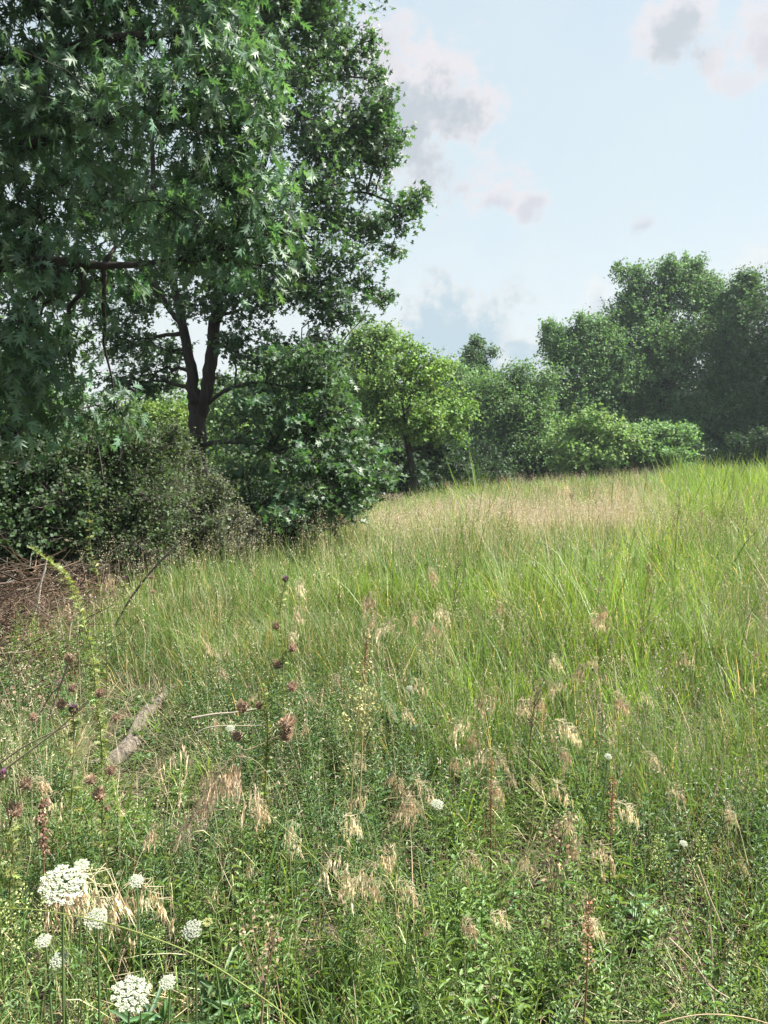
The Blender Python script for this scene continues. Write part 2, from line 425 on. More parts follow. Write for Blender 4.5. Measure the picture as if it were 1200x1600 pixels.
# near oak, its trunk outside the picture on the left
def near_oak():
    base = np.array([-6.6, 7.6, float(ground_z(-6.6, 7.6))])
    top = base + (0.2, 0, 7.5)
    limbs = [[P4(base - (0, 0, .2), .34), P4(base + (0.05, 0, 1), .25), P4(base + (.1, 0, 3.5), .21), P4(base + (.1, .1, 6), .15), P4(top, .10)],
             [P4(base + (.1, 0, 3.9), .13), P4(at(-40, 250, 7.3), .075), P4(at(60, 222, 7.1), .055), P4(at(150, 190, 7), .04), P4(at(300, 170, 6.8), .02)],
             [P4(base + (.1, 0, 3.1), .12), P4(at(-30, 420, 7.2), .06), P4(at(80, 408, 7), .045), P4(at(180, 415, 7), .03), P4(at(330, 400, 6.9), .015)],
             [P4(base + (.1, 0, 5.0), .12), P4(at(20, 90, 7.3), .06), P4(at(180, 60, 7), .04), P4(at(330, 50, 6.9), .02)]]
    B = [(60, 30, 7.2, 120, 90), (200, 30, 7.5, 110, 90), (330, 40, 7.2, 80, 90), (60, 150, 7.4, 100, 70), (150, 190, 7, 110, 80), (260, 200, 6.6, 110, 85), (365, 150, 6.9, 65, 90),
         (385, 240, 6.9, 60, 60), (60, 310, 7.2, 100, 60), (200, 330, 7.6, 60, 50), (300, 320, 6.9, 100, 70), (400, 310, 6.8, 70, 50), (435, 370, 7, 50, 35), (340, 410, 7, 80, 45),
         (60, 420, 7.2, 100, 50), (150, 440, 7.5, 60, 40), (60, 510, 6.9, 110, 60), (30, 590, 6.8, 90, 60), (110, 640, 7.4, 60, 35), (30, 680, 6.5, 60, 40), (180, 640, 7.6, 50, 25),
         (-120, 100, 7, 150, 150), (-120, 350, 7, 150, 150), (-150, 560, 7, 120, 100), (150, -140, 7.2, 200, 110), (360, -90, 7.2, 110, 90)]
    make_tree('oak_tree', 'near oak reaching in from the left with large dark pointed lobed leaves', base, limbs, [blob(*b) for b in B], OAK, .150, (.088, .155, .090),
              2700, 7, .28, clusters=9, cl_s=.38, twig=.004, branch_r=.03, mat=M_OAK, droop=.45, colvar=.4, aspect=.82, up=.55)

def forked_oak():
    d = 15.0
    b = at(312, 770, d); base = np.array([b[0], d, float(ground_z(b[0], d))])
    q = lambda px, py, r, dd=0: P4(at(px, py, d + dd), r)
    limbs = [[P4(base - (0, 0, .2), .30), q(312, 765, 0.187), q(310, 700, 0.157), q(308, 640, 0.170), q(303, 615, 0.128), q(296, 560, 0.098), q(282, 490, 0.085), q(270, 440, 0.068), q(250, 380, 0.060), q(240, 300, 0.051), q(235, 150, 0.034)],
             [q(312, 650, 0.128), q(322, 615, 0.128), q(330, 560, 0.128), q(336, 500, 0.115), q(345, 440, 0.093), q(365, 380, 0.076), q(400, 300, 0.068), q(430, 180, 0.051), q(450, 60, 0.034), q(460, -60, 0.017)],
             [q(286, 510, 0.051), q(262, 480, 0.047), q(248, 450, 0.038), q(200, 380, 0.025)],
             [q(336, 510, 0.051), q(400, 400, 0.043, -.5), q(470, 330, 0.034, -.5), q(560, 300, 0.025), q(640, 330, 0.013)],
             [q(326, 630, 0.043), q(350, 612, 0.036, -.4), q(400, 598, 0.025, -1), q(480, 610, 0.013, -1.5)],
             [q(305, 690, 0.051), q(270, 680, 0.043, -.3), q(240, 655, 0.025, -.8)],
             [q(303, 700, 0.043), q(275, 695, 0.034, -.5), q(262, 685, 0.017, -1)],
             [q(315, 695, 0.051), q(370, 690, 0.043, -1), q(430, 705, 0.030, -2), q(480, 735, 0.017, -2.6)],
             [q(312, 745, 0.051), q(360, 770, 0.043, -1), q(400, 790, 0.025, -2)],
             [q(345, 450, 0.051), q(380, 250, 0.043, 1), q(330, 80, 0.034, 1), q(300, -80, 0.017, 1)]]
    B = [(300, -110, 15, 150, 90, 2), (430, -60, 15, 110, 80, 2), (485, 20, 15, 62, 50), (440, 70, 15.5, 90, 80), (525, 90, 15, 46, 46), (478, 160, 14.8, 90, 80), (570, 170, 15, 45, 50),
         (582, 62, 15, 16, 12, .5), (590, 122, 15, 16, 12, .5), (600, 165, 15, 20, 14, .5), (612, 215, 15, 16, 16, .5), (592, 250, 15, 20, 14, .5), (612, 385, 15, 18, 10, .5), (600, 462, 15, 14, 8, .5), (545, 250, 15, 60, 50), (500, 300, 14.5, 70, 55), (625, 335, 15, 38, 30), (645, 312, 15, 18, 14), (590, 355, 15, 40, 25), (540, 350, 15, 50, 25), (520, 405, 14.6, 60, 40), (580, 450, 15, 30, 18), (440, 400, 14.5, 80, 60),
         (400, 480, 14.2, 60, 50), (500, 470, 14.4, 60, 40), (540, 495, 14.6, 30, 16), (180, 250, 16, 120, 90, 2), (40, 420, 17, 80, 70, 2), (210, 530, 16, 60, 40), (240, 585, 15.6, 50, 22), (330, 380, 16, 60, 50),
         (262, 548, 15.5, 36, 12, .5), (345, 592, 15.6, 22, 12, .4), (305, 478, 14.2, 34, 13, .5), (372, 545, 14.4, 30, 22, .6), (215, 600, 15.8, 45, 14, .6), (230, 430, 16, 70, 50), (310, 420, 14, 50, 30), (350, 450, 14, 30, 30), (300, 330, 14.5, 60, 40)]
    rs = np.random.default_rng(3)     # the low drooping boughs: many flat sprays in layers
    for k in range(46):
        f = k / 45; py = 540 + 300 * f; xr = np.interp(py, [540, 620, 700, 750, 800, 840], [495, 535, 548, 592, 530, 435]); xl = np.interp(py, [540, 620, 700, 840], [370, 380, 370, 385])
        px = rs.uniform(xl + 10, xr - 8) if k % 3 else xr - rs.uniform(0, 22)
        B.append((px, py + rs.uniform(-12, 12), 13.8 - 1.6 * f + rs.uniform(-.7, .7), rs.uniform(22, 48), rs.uniform(10, 22), rs.uniform(.3, .7)))
    make_tree('oak_tree', 'tall forked dark-barked oak at the edge of the meadow', base, limbs, [blob(*b) for b in B], STAR, .120, (.090, .155, .086),
              8200, 8, .30, clusters=8, cl_s=.34, twig=.006, branch_r=.05, mat=M_OAK, droop=.2, colvar=.3)

near_oak()
forked_oak()

def px_tree(name, label, px, base_py, d, top_py, B, leaf, col, n_tips, per_tip, trunk_r=.15, spray=.5, forks=2, T=DIA, bark=None, **k):
    b = at(px, base_py, d); base = np.array([b[0], d, float(ground_z(b[0], d))])
    top = at(px, top_py + (base_py - top_py) * .15, d)
    H = top[2] - base[2]
    limbs = [[P4(base - (0, 0, .2), trunk_r * 1.25), P4(base + (0, 0, H * .2), trunk_r), P4(base + (U(-.2, .2), 0, H * .5), trunk_r * .7), P4(top, trunk_r * .25)]]
    for i in range(forks):
        a = U(0, 6.28); h = U(.28, .45)
        s = base + (0, 0, H * h)
        limbs.append([P4(s, trunk_r * .6), P4(s + (math.cos(a) * H * .1, math.sin(a) * H * .08, H * .15), trunk_r * .5), P4(s + (math.cos(a) * H * .2, math.sin(a) * H * .15, H * .42), trunk_r * .2)])
    return make_tree(name, label, base, limbs, [blob(*q) for q in B], T, leaf, col, n_tips, per_tip, spray, bark=bark, branch_r=trunk_r * .35, **k)

# small pale tree standing alone
px_tree('small_tree', 'small yellow-green tree on a short dark trunk at the meadow corner', 645, 782, 28, 525,
        [(640, 552, 28, 36, 24), (655, 575, 28, 50, 26), (600, 595, 28, 34, 32), (590, 640, 28, 26, 30), (680, 600, 28, 38, 34), (645, 640, 27.5, 70, 40), (705, 650, 28, 40, 35), (604, 655, 28, 34, 22), (670, 672, 27.6, 50, 18), (718, 682, 28, 20, 10)],
        .12, (.17, .265, .085), 1500, 9, .13, .34, 3, FOLD, clusters=10, cl_s=.27)
FAR = 'trees of the far wood'
GREEN, DARKG, PALE, BLUEG = (.125, .21, .09), (.088, .155, .076), (.16, .245, .095), (.108, .185, .086)
def wood(name, label, px, base, d, top, B, leaf, col, n, per, tr=.2, forks=3, **k):
    rs = np.random.default_rng(abs(px))
    B = [(q[0], q[1], q[2], q[3] * .92, q[4] * 1.12) for q in B]
    if name in ('tall_tree', 'leafy_tree', 'dark_tree', 'hazy_tree'):      # feathery shoots along the top of the crown
        for q in list(B):
            if q[1] < top + 110:
                for _ in range(3): B.append((q[0] + rs.uniform(-.8, .8) * q[3], q[1] - q[4] * rs.uniform(.5, .95), q[2] + rs.uniform(-.5, .5), rs.uniform(5, 9), rs.uniform(8, 15)))
    return px_tree(name, label, px, base, d, top, B, leaf * .78, col, int(n * 2.3), per, tr, .55, forks, DIA, group=FAR, cat='tree', aspect=1.0, **k)
wood('spiky_tree', 'dark tree with a narrow top poking up behind the rounded trees', 748, 735, 56, 518,
     [(748, 533, 56, 12, 12), (748, 556, 56, 24, 18), (745, 585, 56, 36, 22), (750, 640, 56, 40, 40)], .20, DARKG, 1000, 9, clusters=7, cl_s=.27)
wood('rounded_tree', 'rounded mid-green tree left of the spiky treetop, behind the small pale tree', 690, 740, 50, 575,
     [(700, 585, 50, 40, 22), (670, 620, 50, 50, 35), (715, 640, 50, 50, 45), (690, 690, 50, 60, 40)], .20, GREEN, 1500, 9, clusters=13, cl_s=.36)
wood('rounded_tree', 'broad rounded tree below and right of the spiky treetop', 800, 745, 47, 572,
     [(800, 595, 47, 42, 24), (760, 620, 47, 40, 30), (840, 620, 47, 36, 36), (800, 650, 46.5, 62, 40), (745, 680, 47, 50, 40), (830, 690, 46.5, 50, 40), (780, 715, 46, 60, 24)], .19, GREEN, 2400, 9, clusters=13, cl_s=.36)
wood('leafy_tree', 'rough-topped tree at the left shoulder of the tall wood', 890, 740, 52, 508,
     [(868, 530, 52, 24, 18), (885, 545, 52, 34, 24), (925, 525, 52, 34, 25), (890, 590, 52, 50, 40), (940, 580, 52, 44, 45), (900, 650, 51.5, 60, 50), (900, 700, 51, 60, 30)], .20, BLUEG, 2600, 9, clusters=13, cl_s=.36)
wood('tall_tree', 'tallest tree of the far wood with an airy see-through crown top', 1035, 735, 54, 410,
     [(985, 440, 54, 28, 20), (1040, 432, 54, 28, 18), (1085, 428, 54, 26, 18), (1100, 470, 54, 30, 26), (1000, 480, 54, 46, 30), (1060, 480, 54, 46, 34), (975, 500, 54, 30, 30),
      (1010, 540, 53.5, 55, 40), (1080, 550, 53.5, 52, 45), (1000, 600, 53, 60, 40), (1070, 630, 53, 60, 45), (1120, 600, 54, 36, 50), (1118, 520, 54, 26, 34), (1110, 470, 54, 22, 26), (1040, 560, 53, 50, 40)], .21, (.11, .19, .09), 4200, 8, .26, 4, clusters=13, cl_s=.34)
wood('dark_tree', 'dark full tree at the right edge of the picture', 1165, 735, 50, 425,
     [(1165, 450, 50, 26, 18), (1195, 470, 50, 40, 30), (1150, 500, 50, 34, 35), (1128, 560, 50, 28, 40), (1130, 640, 50, 34, 40), (1190, 540, 50, 50, 45), (1150, 590, 49.5, 40, 45), (1200, 630, 49.5, 50, 50), (1150, 670, 49.5, 50, 40), (1200, 700, 49, 50, 25)], .19, DARKG, 3200, 9, .26, clusters=13, cl_s=.36)
wood('dark_tree', 'dark full tree just beyond the right edge of the picture', 1290, 735, 48, 440,
     [(1290, 480, 48, 60, 40), (1280, 560, 48, 70, 60), (1290, 650, 48, 70, 60)], .22, DARKG, 1800, 9, clusters=13, cl_s=.36)
wood('leafy_tree', 'mid-height tree filling the gap between the tallest tree and the rough-topped one', 960, 738, 58, 560,
     [(955, 590, 58, 45, 35), (990, 640, 58, 50, 45), (940, 660, 58, 50, 50), (960, 700, 58, 60, 30)], .21, DARKG, 1600, 9, clusters=13, cl_s=.36)
wood('leafy_tree', 'low dark tree under the tallest tree behind the pale bush', 1100, 738, 50, 620,
     [(1100, 650, 50, 44, 30), (1060, 680, 50, 40, 30), (1120, 700, 50, 50, 24), (1170, 700, 50, 40, 25)], .18, BLUEG, 1300, 9, clusters=13, cl_s=.36)
# wide pale bush in front of the wood
for lab, px, B in (('wide pale green bush in front of the far wood', 930, [(905, 690, 42, 45, 34), (940, 670, 42, 46, 30), (965, 700, 41.5, 46, 34), (900, 725, 41.5, 46, 16)]),
                   ('darker bush joined to the right of the wide pale bush', 1030, [(1010, 680, 43, 36, 26), (1045, 690, 43, 34, 30), (1030, 720, 42.5, 50, 22)])):
    make_tree('bush', lab, at(px, 748, 42) * [1, 1, 0] + [0, 0, float(ground_z(at(px, 748, 42)[0], 42))],
              [[P4(at(px, 760, 42), .07), P4(at(px, 725, 42), .05), P4(at(px + 5, 690, 42), .03), P4(at(px + 5, 670, 42), .02)]],
              [blob(*q) for q in B], DIA, .16, PALE if px < 1000 else GREEN, 1500, 9, .4, 'bush', None, clusters=8, cl_s=.3, branch_r=.02)
# wood behind the forked oak and between it and the small tree
wood('hazy_tree', 'pale hazy tree between the forked oak and the small tree', 580, 770, 33, 515,
     [(585, 545, 33, 40, 25), (560, 590, 33, 50, 35), (600, 620, 33, 34, 40), (570, 670, 33, 45, 40), (590, 720, 33, 40, 30)], .16, PALE, 1500, 9, clusters=13, cl_s=.36)
wood('hazy_tree', 'sunlit yellow-green tree glimpsed left of the forked trunk', 250, 770, 30, 630,
     [(250, 665, 30, 50, 26), (210, 680, 30, 50, 30), (290, 690, 30, 40, 40), (240, 720, 30, 70, 30)], .16, (.13, .19, .05), 1400, 9, clusters=7, cl_s=.3)
wood('shaded_tree', 'shaded tree in the wood behind the forked oak', 400, 770, 26, 560,
     [(380, 640, 26, 60, 40), (440, 620, 26, 60, 50), (400, 700, 26, 80, 50), (480, 690, 26, 50, 50)], .15, GREEN, 1600, 9, clusters=13, cl_s=.36)
wood('shaded_tree', 'shaded tree in the wood behind the tall bushes on the left', 90, 770, 24, 640,
     [(60, 690, 24, 80, 40), (130, 700, 24, 60, 35), (0, 660, 24, 40, 40), (100, 740, 24, 90, 35)], .15, GREEN, 1600, 9, clusters=13, cl_s=.36)
# trees further back that close the view under the crowns, and the ones beside the frame
for i, (x, y, h, c) in enumerate([(-9, 40, 6, GREEN), (-2.5, 52, 6.5, DARKG), (3, 62, 7, DARKG), (9, 64, 7, DARKG), (15, 64, 8, DARKG), (22, 62, 9, DARKG), (28, 60, 9, DARKG), (-16, 34, 8, GREEN), (34, 50, 12, DARKG), (-22, 26, 10, GREEN)]):
    g = float(ground_z(x, y)); b = np.array([x, y, g])
    Bq = [(b + (U(-1.5, 1.5), 0, h * f), np.array([2.6, 2, h * .22])) for f in (.2, .32, .5, .62, .8)]
    make_tree('backing_tree', ['broad dark tree deep in the wood, left of the small tree', 'dark tree deep in the wood just right of the small tree', 'dark tree deep behind the rounded trees', 'dark tree deep in the wood behind the rough-topped tree',
              'dark tree deep behind the wide pale bush', 'dark tree deep behind the tallest tree', 'dark tree deep in the wood at the right edge', 'dark tree deep in the wood behind the near oak', 'tall dark tree beyond the right edge of the picture', 'tall tree deep in the wood beyond the left edge'][i],
              b, [[P4(b - (0, 0, .2), .16), P4(b + (0, 0, h * .4), .12), P4(b + (.3, 0, h * .9), .05)]], Bq, DIA, .24, c, 1300, 8, .6, 'tree', FAR, clusters=8, cl_s=.32, branch_r=.04)

UP = None
for i in range(22):
    x = -1.5 + i * 1.35 + U(-.4, .4); y = float(field_far(x)) + 2.5 + U(-.8, 1.5)
    if UP is None or i == 8:
        b = gp_ = np.array([x, y, float(ground_z(x, y))])
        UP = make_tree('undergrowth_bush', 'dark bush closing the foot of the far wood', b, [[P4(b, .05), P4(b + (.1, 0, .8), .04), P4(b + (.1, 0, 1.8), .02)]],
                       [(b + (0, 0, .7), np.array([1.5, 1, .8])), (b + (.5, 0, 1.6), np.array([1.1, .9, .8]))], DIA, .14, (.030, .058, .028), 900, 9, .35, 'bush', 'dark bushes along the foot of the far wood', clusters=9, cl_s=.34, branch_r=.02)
    px = 600 + x / y * FPX
    ul = [t for p, t in ((660, 'left of the small pale tree'), (720, 'right of the small pale tree'), (790, 'under the narrow spiky treetop'), (850, 'under the broad rounded tree'), (890, 'left of the wide pale bush'), (1000, 'behind the wide pale bush'), (1060, 'behind the darker joined bush'),
          (1130, 'right of the darker joined bush'), (1200, 'at the right edge of the picture'), (9999, 'beyond the right edge of the picture')) if px < p][0]
    ul = 'dark bush at the foot of the far wood, ' + ul
    if i and i != 8: dup(UP, (x, y, float(ground_z(x, y))), float(U(0, 6.28)), float(U(.8, 1.25)), ul)
    else: UP['label'] = ul

# ------------------------------------------------------------------ bushes under the oaks
def bush(label, px, py_base, d, B, leaf, col, n, per=8, T=DIA, name='bush', spray=.16, stems=6, mat=None, up=.7, **k):
    b = at(px, py_base, d); base = np.array([b[0], d, float(ground_z(b[0], d))])
    H = max(at(0, q[1] - q[4], q[2])[2] for q in B) - base[2]
    rs = np.random.default_rng(abs(px))
    B = list(B)
    for q in list(B):      # ragged shoots round the edge
        for _ in range(5):
            a = rs.uniform(.1, 3.04); B.append((q[0] + math.cos(a) * q[3] * rs.uniform(.9, 1.25), q[1] - math.sin(a) * q[4] * rs.uniform(.9, 1.3), q[2] + rs.uniform(-.3, .3), rs.uniform(6, 14), rs.uniform(8, 18)))
    limbs = []
    for i in range(stems):
        a = U(0, 6.28); w = U(.15, .4) * H
        limbs.append([P4(base + (math.cos(a) * .08, math.sin(a) * .08, -.1), .022), P4(base + (math.cos(a) * w * .5, math.sin(a) * w * .4, H * .4), .015), P4(base + (math.cos(a) * w, math.sin(a) * w, H * .85), .006)])
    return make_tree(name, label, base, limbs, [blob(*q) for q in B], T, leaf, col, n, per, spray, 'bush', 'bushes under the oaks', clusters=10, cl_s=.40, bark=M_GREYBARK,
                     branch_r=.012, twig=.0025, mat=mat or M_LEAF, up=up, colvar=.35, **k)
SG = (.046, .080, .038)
bush('tall dull green bush below the near oak, against the left edge', 60, 880, 9.8, [(40, 720, 9.8, 70, 50), (60, 780, 9.6, 80, 50), (20, 830, 9.5, 70, 45), (90, 840, 9.6, 60, 40)], .055, SG, 3000)
bush('broad small-leaved bush left of the forked trunk', 180, 885, 10.2, [(150, 700, 10.4, 60, 45), (190, 730, 10.3, 70, 55), (230, 700, 10.6, 45, 40), (160, 790, 10, 80, 50), (235, 790, 10.2, 60, 50), (190, 850, 9.8, 75, 40)], .040, (.070, .105, .050), 4200)
bush('rounded bush at the foot of the forked trunk', 290, 870, 11.2, [(265, 740, 11.6, 40, 40), (300, 790, 11.2, 50, 40), (280, 840, 11, 60, 35)], .038, (.12, .145, .09), 2400)
bush('pale grey-green twiggy bush right of the forked trunk foot', 340, 875, 11.4, [(330, 810, 11.5, 45, 35), (370, 835, 11.3, 35, 30), (330, 855, 11.2, 50, 22)], .035, (.15, .16, .11), 1300, 5, stems=14)
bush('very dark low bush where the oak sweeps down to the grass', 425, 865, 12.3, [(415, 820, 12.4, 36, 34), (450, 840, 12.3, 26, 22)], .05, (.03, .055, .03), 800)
bush('low bush at the meadow edge beyond the oak', 530, 825, 17, [(515, 792, 17, 24, 14), (545, 803, 17.5, 18, 9)], .07, GREEN, 600)
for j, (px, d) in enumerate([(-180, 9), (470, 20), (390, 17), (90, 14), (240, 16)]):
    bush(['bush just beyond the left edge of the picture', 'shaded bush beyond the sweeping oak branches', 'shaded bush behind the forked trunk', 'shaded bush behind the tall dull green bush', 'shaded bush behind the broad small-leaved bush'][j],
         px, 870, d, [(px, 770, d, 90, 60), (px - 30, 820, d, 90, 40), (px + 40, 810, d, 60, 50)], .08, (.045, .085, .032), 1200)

# heap of dead brush at the left edge of the meadow
def brush_pile():
    mb = MB(); n = 3600
    c = np.array([-3.9, 8.0])
    y = U(-2.9, 1.8, n) + c[1]; x = field_edge(y) - U(-.2, 2.2, n)
    hh = .5 * np.exp(-((x - c[0] + .2) / .9) ** 2 - ((y - c[1] - .5) / 1.3) ** 2) + .06
    z = ground_z(x, y) + hh * U(0, 1, n)
    a = U(0, 6.28, n); el = rng.normal(0, .35, n); L = U(.15, .75, n)
    d = np.stack([np.cos(a), np.sin(a), np.tan(el)], -1); d = nrm(d) * L[:, None]
    P0 = np.stack([x, y, z], -1)
    k = rng.normal(0, .12, (n, 3)) * L[:, None]
    P = np.stack([P0, P0 + d * .5 + k, P0 + d], 1)
    P[:, :, 2] = np.maximum(P[:, :, 2], ground_z(P[:, :, 0], P[:, :, 1]) + .01)
    col = vary((.10, .070, .048), n, .5, .1); g = rng.random(n) < .07; col[g] = vary((.26, .23, .20), g.sum(), .2)
    rad = U(.002, .006, n); rad = np.where(rng.random(n) < .06, rad * 2.2, rad)
    tubes(mb, P, np.stack([rad, rad * .8, rad * .4], 1), col, 4)
    m = 9000      # brown curled leaves caught in it
    y = U(4.6, 10, m); x = field_edge(y) - U(-.25, 2.2, m) ** 1.0
    z = ground_z(x, y) + .02 + .22 * rng.random(m)
    stamp(mb, FOLD, np.stack([x, y, z], -1), sphere_pts(m) * (1, 1, .5), sphere_pts(m, 1.0), U(.015, .036, m), vary((.13, .085, .062), m, .45))
    tag(mb.build('dead_brush', M_DRY), 'brown tangle of dead brush and fallen leaves below the left bushes', 'brush', kind='stuff')
brush_pile()

# ------------------------------------------------------------------ meadow grass
def frustum_pts(n, d0, d1, p=1.0, margin=1.3):
    d = (U(d0 ** p, d1 ** p, n)) ** (1 / p)
    x = U(-1, 1, n) * (d * .52 + margin)
    return x, d
def blades(mb, x, y, h, w, lean, az, bend, col, seg=3, z0=None, flat=0.0):
    """tapering grass blades: root (x,y), length h, lean (rad), bend (extra droop)"""
    n = len(x); z = ground_z(x, y) if z0 is None else z0
    t = np.linspace(0, 1, seg + 1)
    ang = lean[:, None] + bend[:, None] * t[None] ** 1.3
    ds = h[:, None] / seg
    dx = np.concatenate([np.zeros((n, 1)), np.cumsum(np.sin(ang[:, :-1] * .5 + ang[:, 1:] * .5) * ds, 1)], 1)
    dz = np.concatenate([np.zeros((n, 1)), np.cumsum(np.cos(ang[:, :-1] * .5 + ang[:, 1:] * .5) * ds, 1)], 1)
    P = np.stack([x[:, None] + np.cos(az)[:, None] * dx, y[:, None] + np.sin(az)[:, None] * dx, z[:, None] + dz], -1)
    tw = az + np.pi / 2 + U(-.7, .7, n)
    S = np.stack([np.cos(tw), np.sin(tw), 0 * tw], -1)
    ww = w[:, None] * (1 - t[:-1] ** 1.7)[None] * np.interp(t[:-1], [0, .3, 1], [.7, 1, 1])[None] * .5
    A = P[:, :-1] - S[:, None] * ww[..., None]; B = P[:, :-1] + S[:, None] * ww[..., None]
    V = np.concatenate([np.stack([A, B], 2).reshape(n, 2 * seg, 3), P[:, -1:]], 1)
    m = 2 * seg + 1; b = (np.arange(n) * m)[:, None]
    q = np.array([[2 * i, 2 * i + 1, 2 * i + 3, 2 * i + 2] for i in range(seg - 1)])
    k0 = mb.k
    c = np.repeat(col, m, axis=0)
    if seg > 1: mb.add(V.reshape(-1, 3), (q[None] + b[:, None]).reshape(-1, 4), c)
    else: mb.add(V.reshape(-1, 3), np.array([[2 * seg - 2, 2 * seg - 1, 2 * seg]]) + b, c)
    if seg > 1:
        F = (np.array([[2 * seg - 2, 2 * seg - 1, 2 * seg]]) + b) + k0
        mb.l.append(F.ravel()); mb.n.append(np.full(len(F), 3))
    return P
def by_log(x, y): return np.exp(-((x / y + .325) / .062) ** 4) * sstep(y, 3.1, 3.6) * (1 - sstep(y, 5.5, 6.0))   # weeds lie low along the fallen log
def in_field(x, y): return (x > field_edge(y) + rng.normal(0, .25, len(x))) & (y < field_far(x))
def lush(x, y):      # patches of fresh broad-leaved grass
    v = sstep(vnoise(x, y, 2.2, 5), .55, .8) * .8 * sstep(x + .1 * y, -1.0, .5) * sstep(y, 4, 6)
    v = np.maximum(v, sstep(x - .34 * y + 2.2 * (vnoise(x, y, 1.3, 51) - .5), -.6, 1.6) * sstep(y, 12, 16) * (.55 + .45 * sstep(vnoise(x, y, 1.0, 52), .3, .6)))                      # bright stand, far right
    v = np.maximum(v, np.exp(-((x - 1.9) / 1.0) ** 2 - ((y - 6.8) / 1.8) ** 2))                    # clump right of centre
    v = np.maximum(v, np.exp(-((x - 2.8 - .12 * (y - 24)) / 2.2) ** 2 - ((y - 25) / 4.5) ** 2) * .9)
    return v
def dryness(x, y):   # bands of ripe pinkish grass
    v = sstep(vnoise(x * .6, y, 3.0, 9), .5, .8) * .35
    v = np.maximum(v, np.exp(-((y - 15.5 - .25 * x) / 3.6) ** 2) * sstep(x, -1.6, .3) * (1 - lush(x, y) * .7))
    v = np.maximum(v, np.exp(-((x - 6.5) / 3.5) ** 2 - ((y - 26) / 4) ** 2))
    return np.clip(v, 0, 1)
def near_open(x, y):   # bare trodden soil near the camera
    e = lambda a, b, s, t: np.exp(-((x - a) / s) ** 2 - ((y - b) / t) ** 2)
    return .72 * np.clip(e(.95, 2.55, .5, .3) + e(.55, 3.0, .35, .2) * .7 + e(-.15, 2.65, .22, .25) + e(.9, 3.4, .3, .2) * .6 + e(-.75, 3.3, .35, .22) * .8, 0, 1)
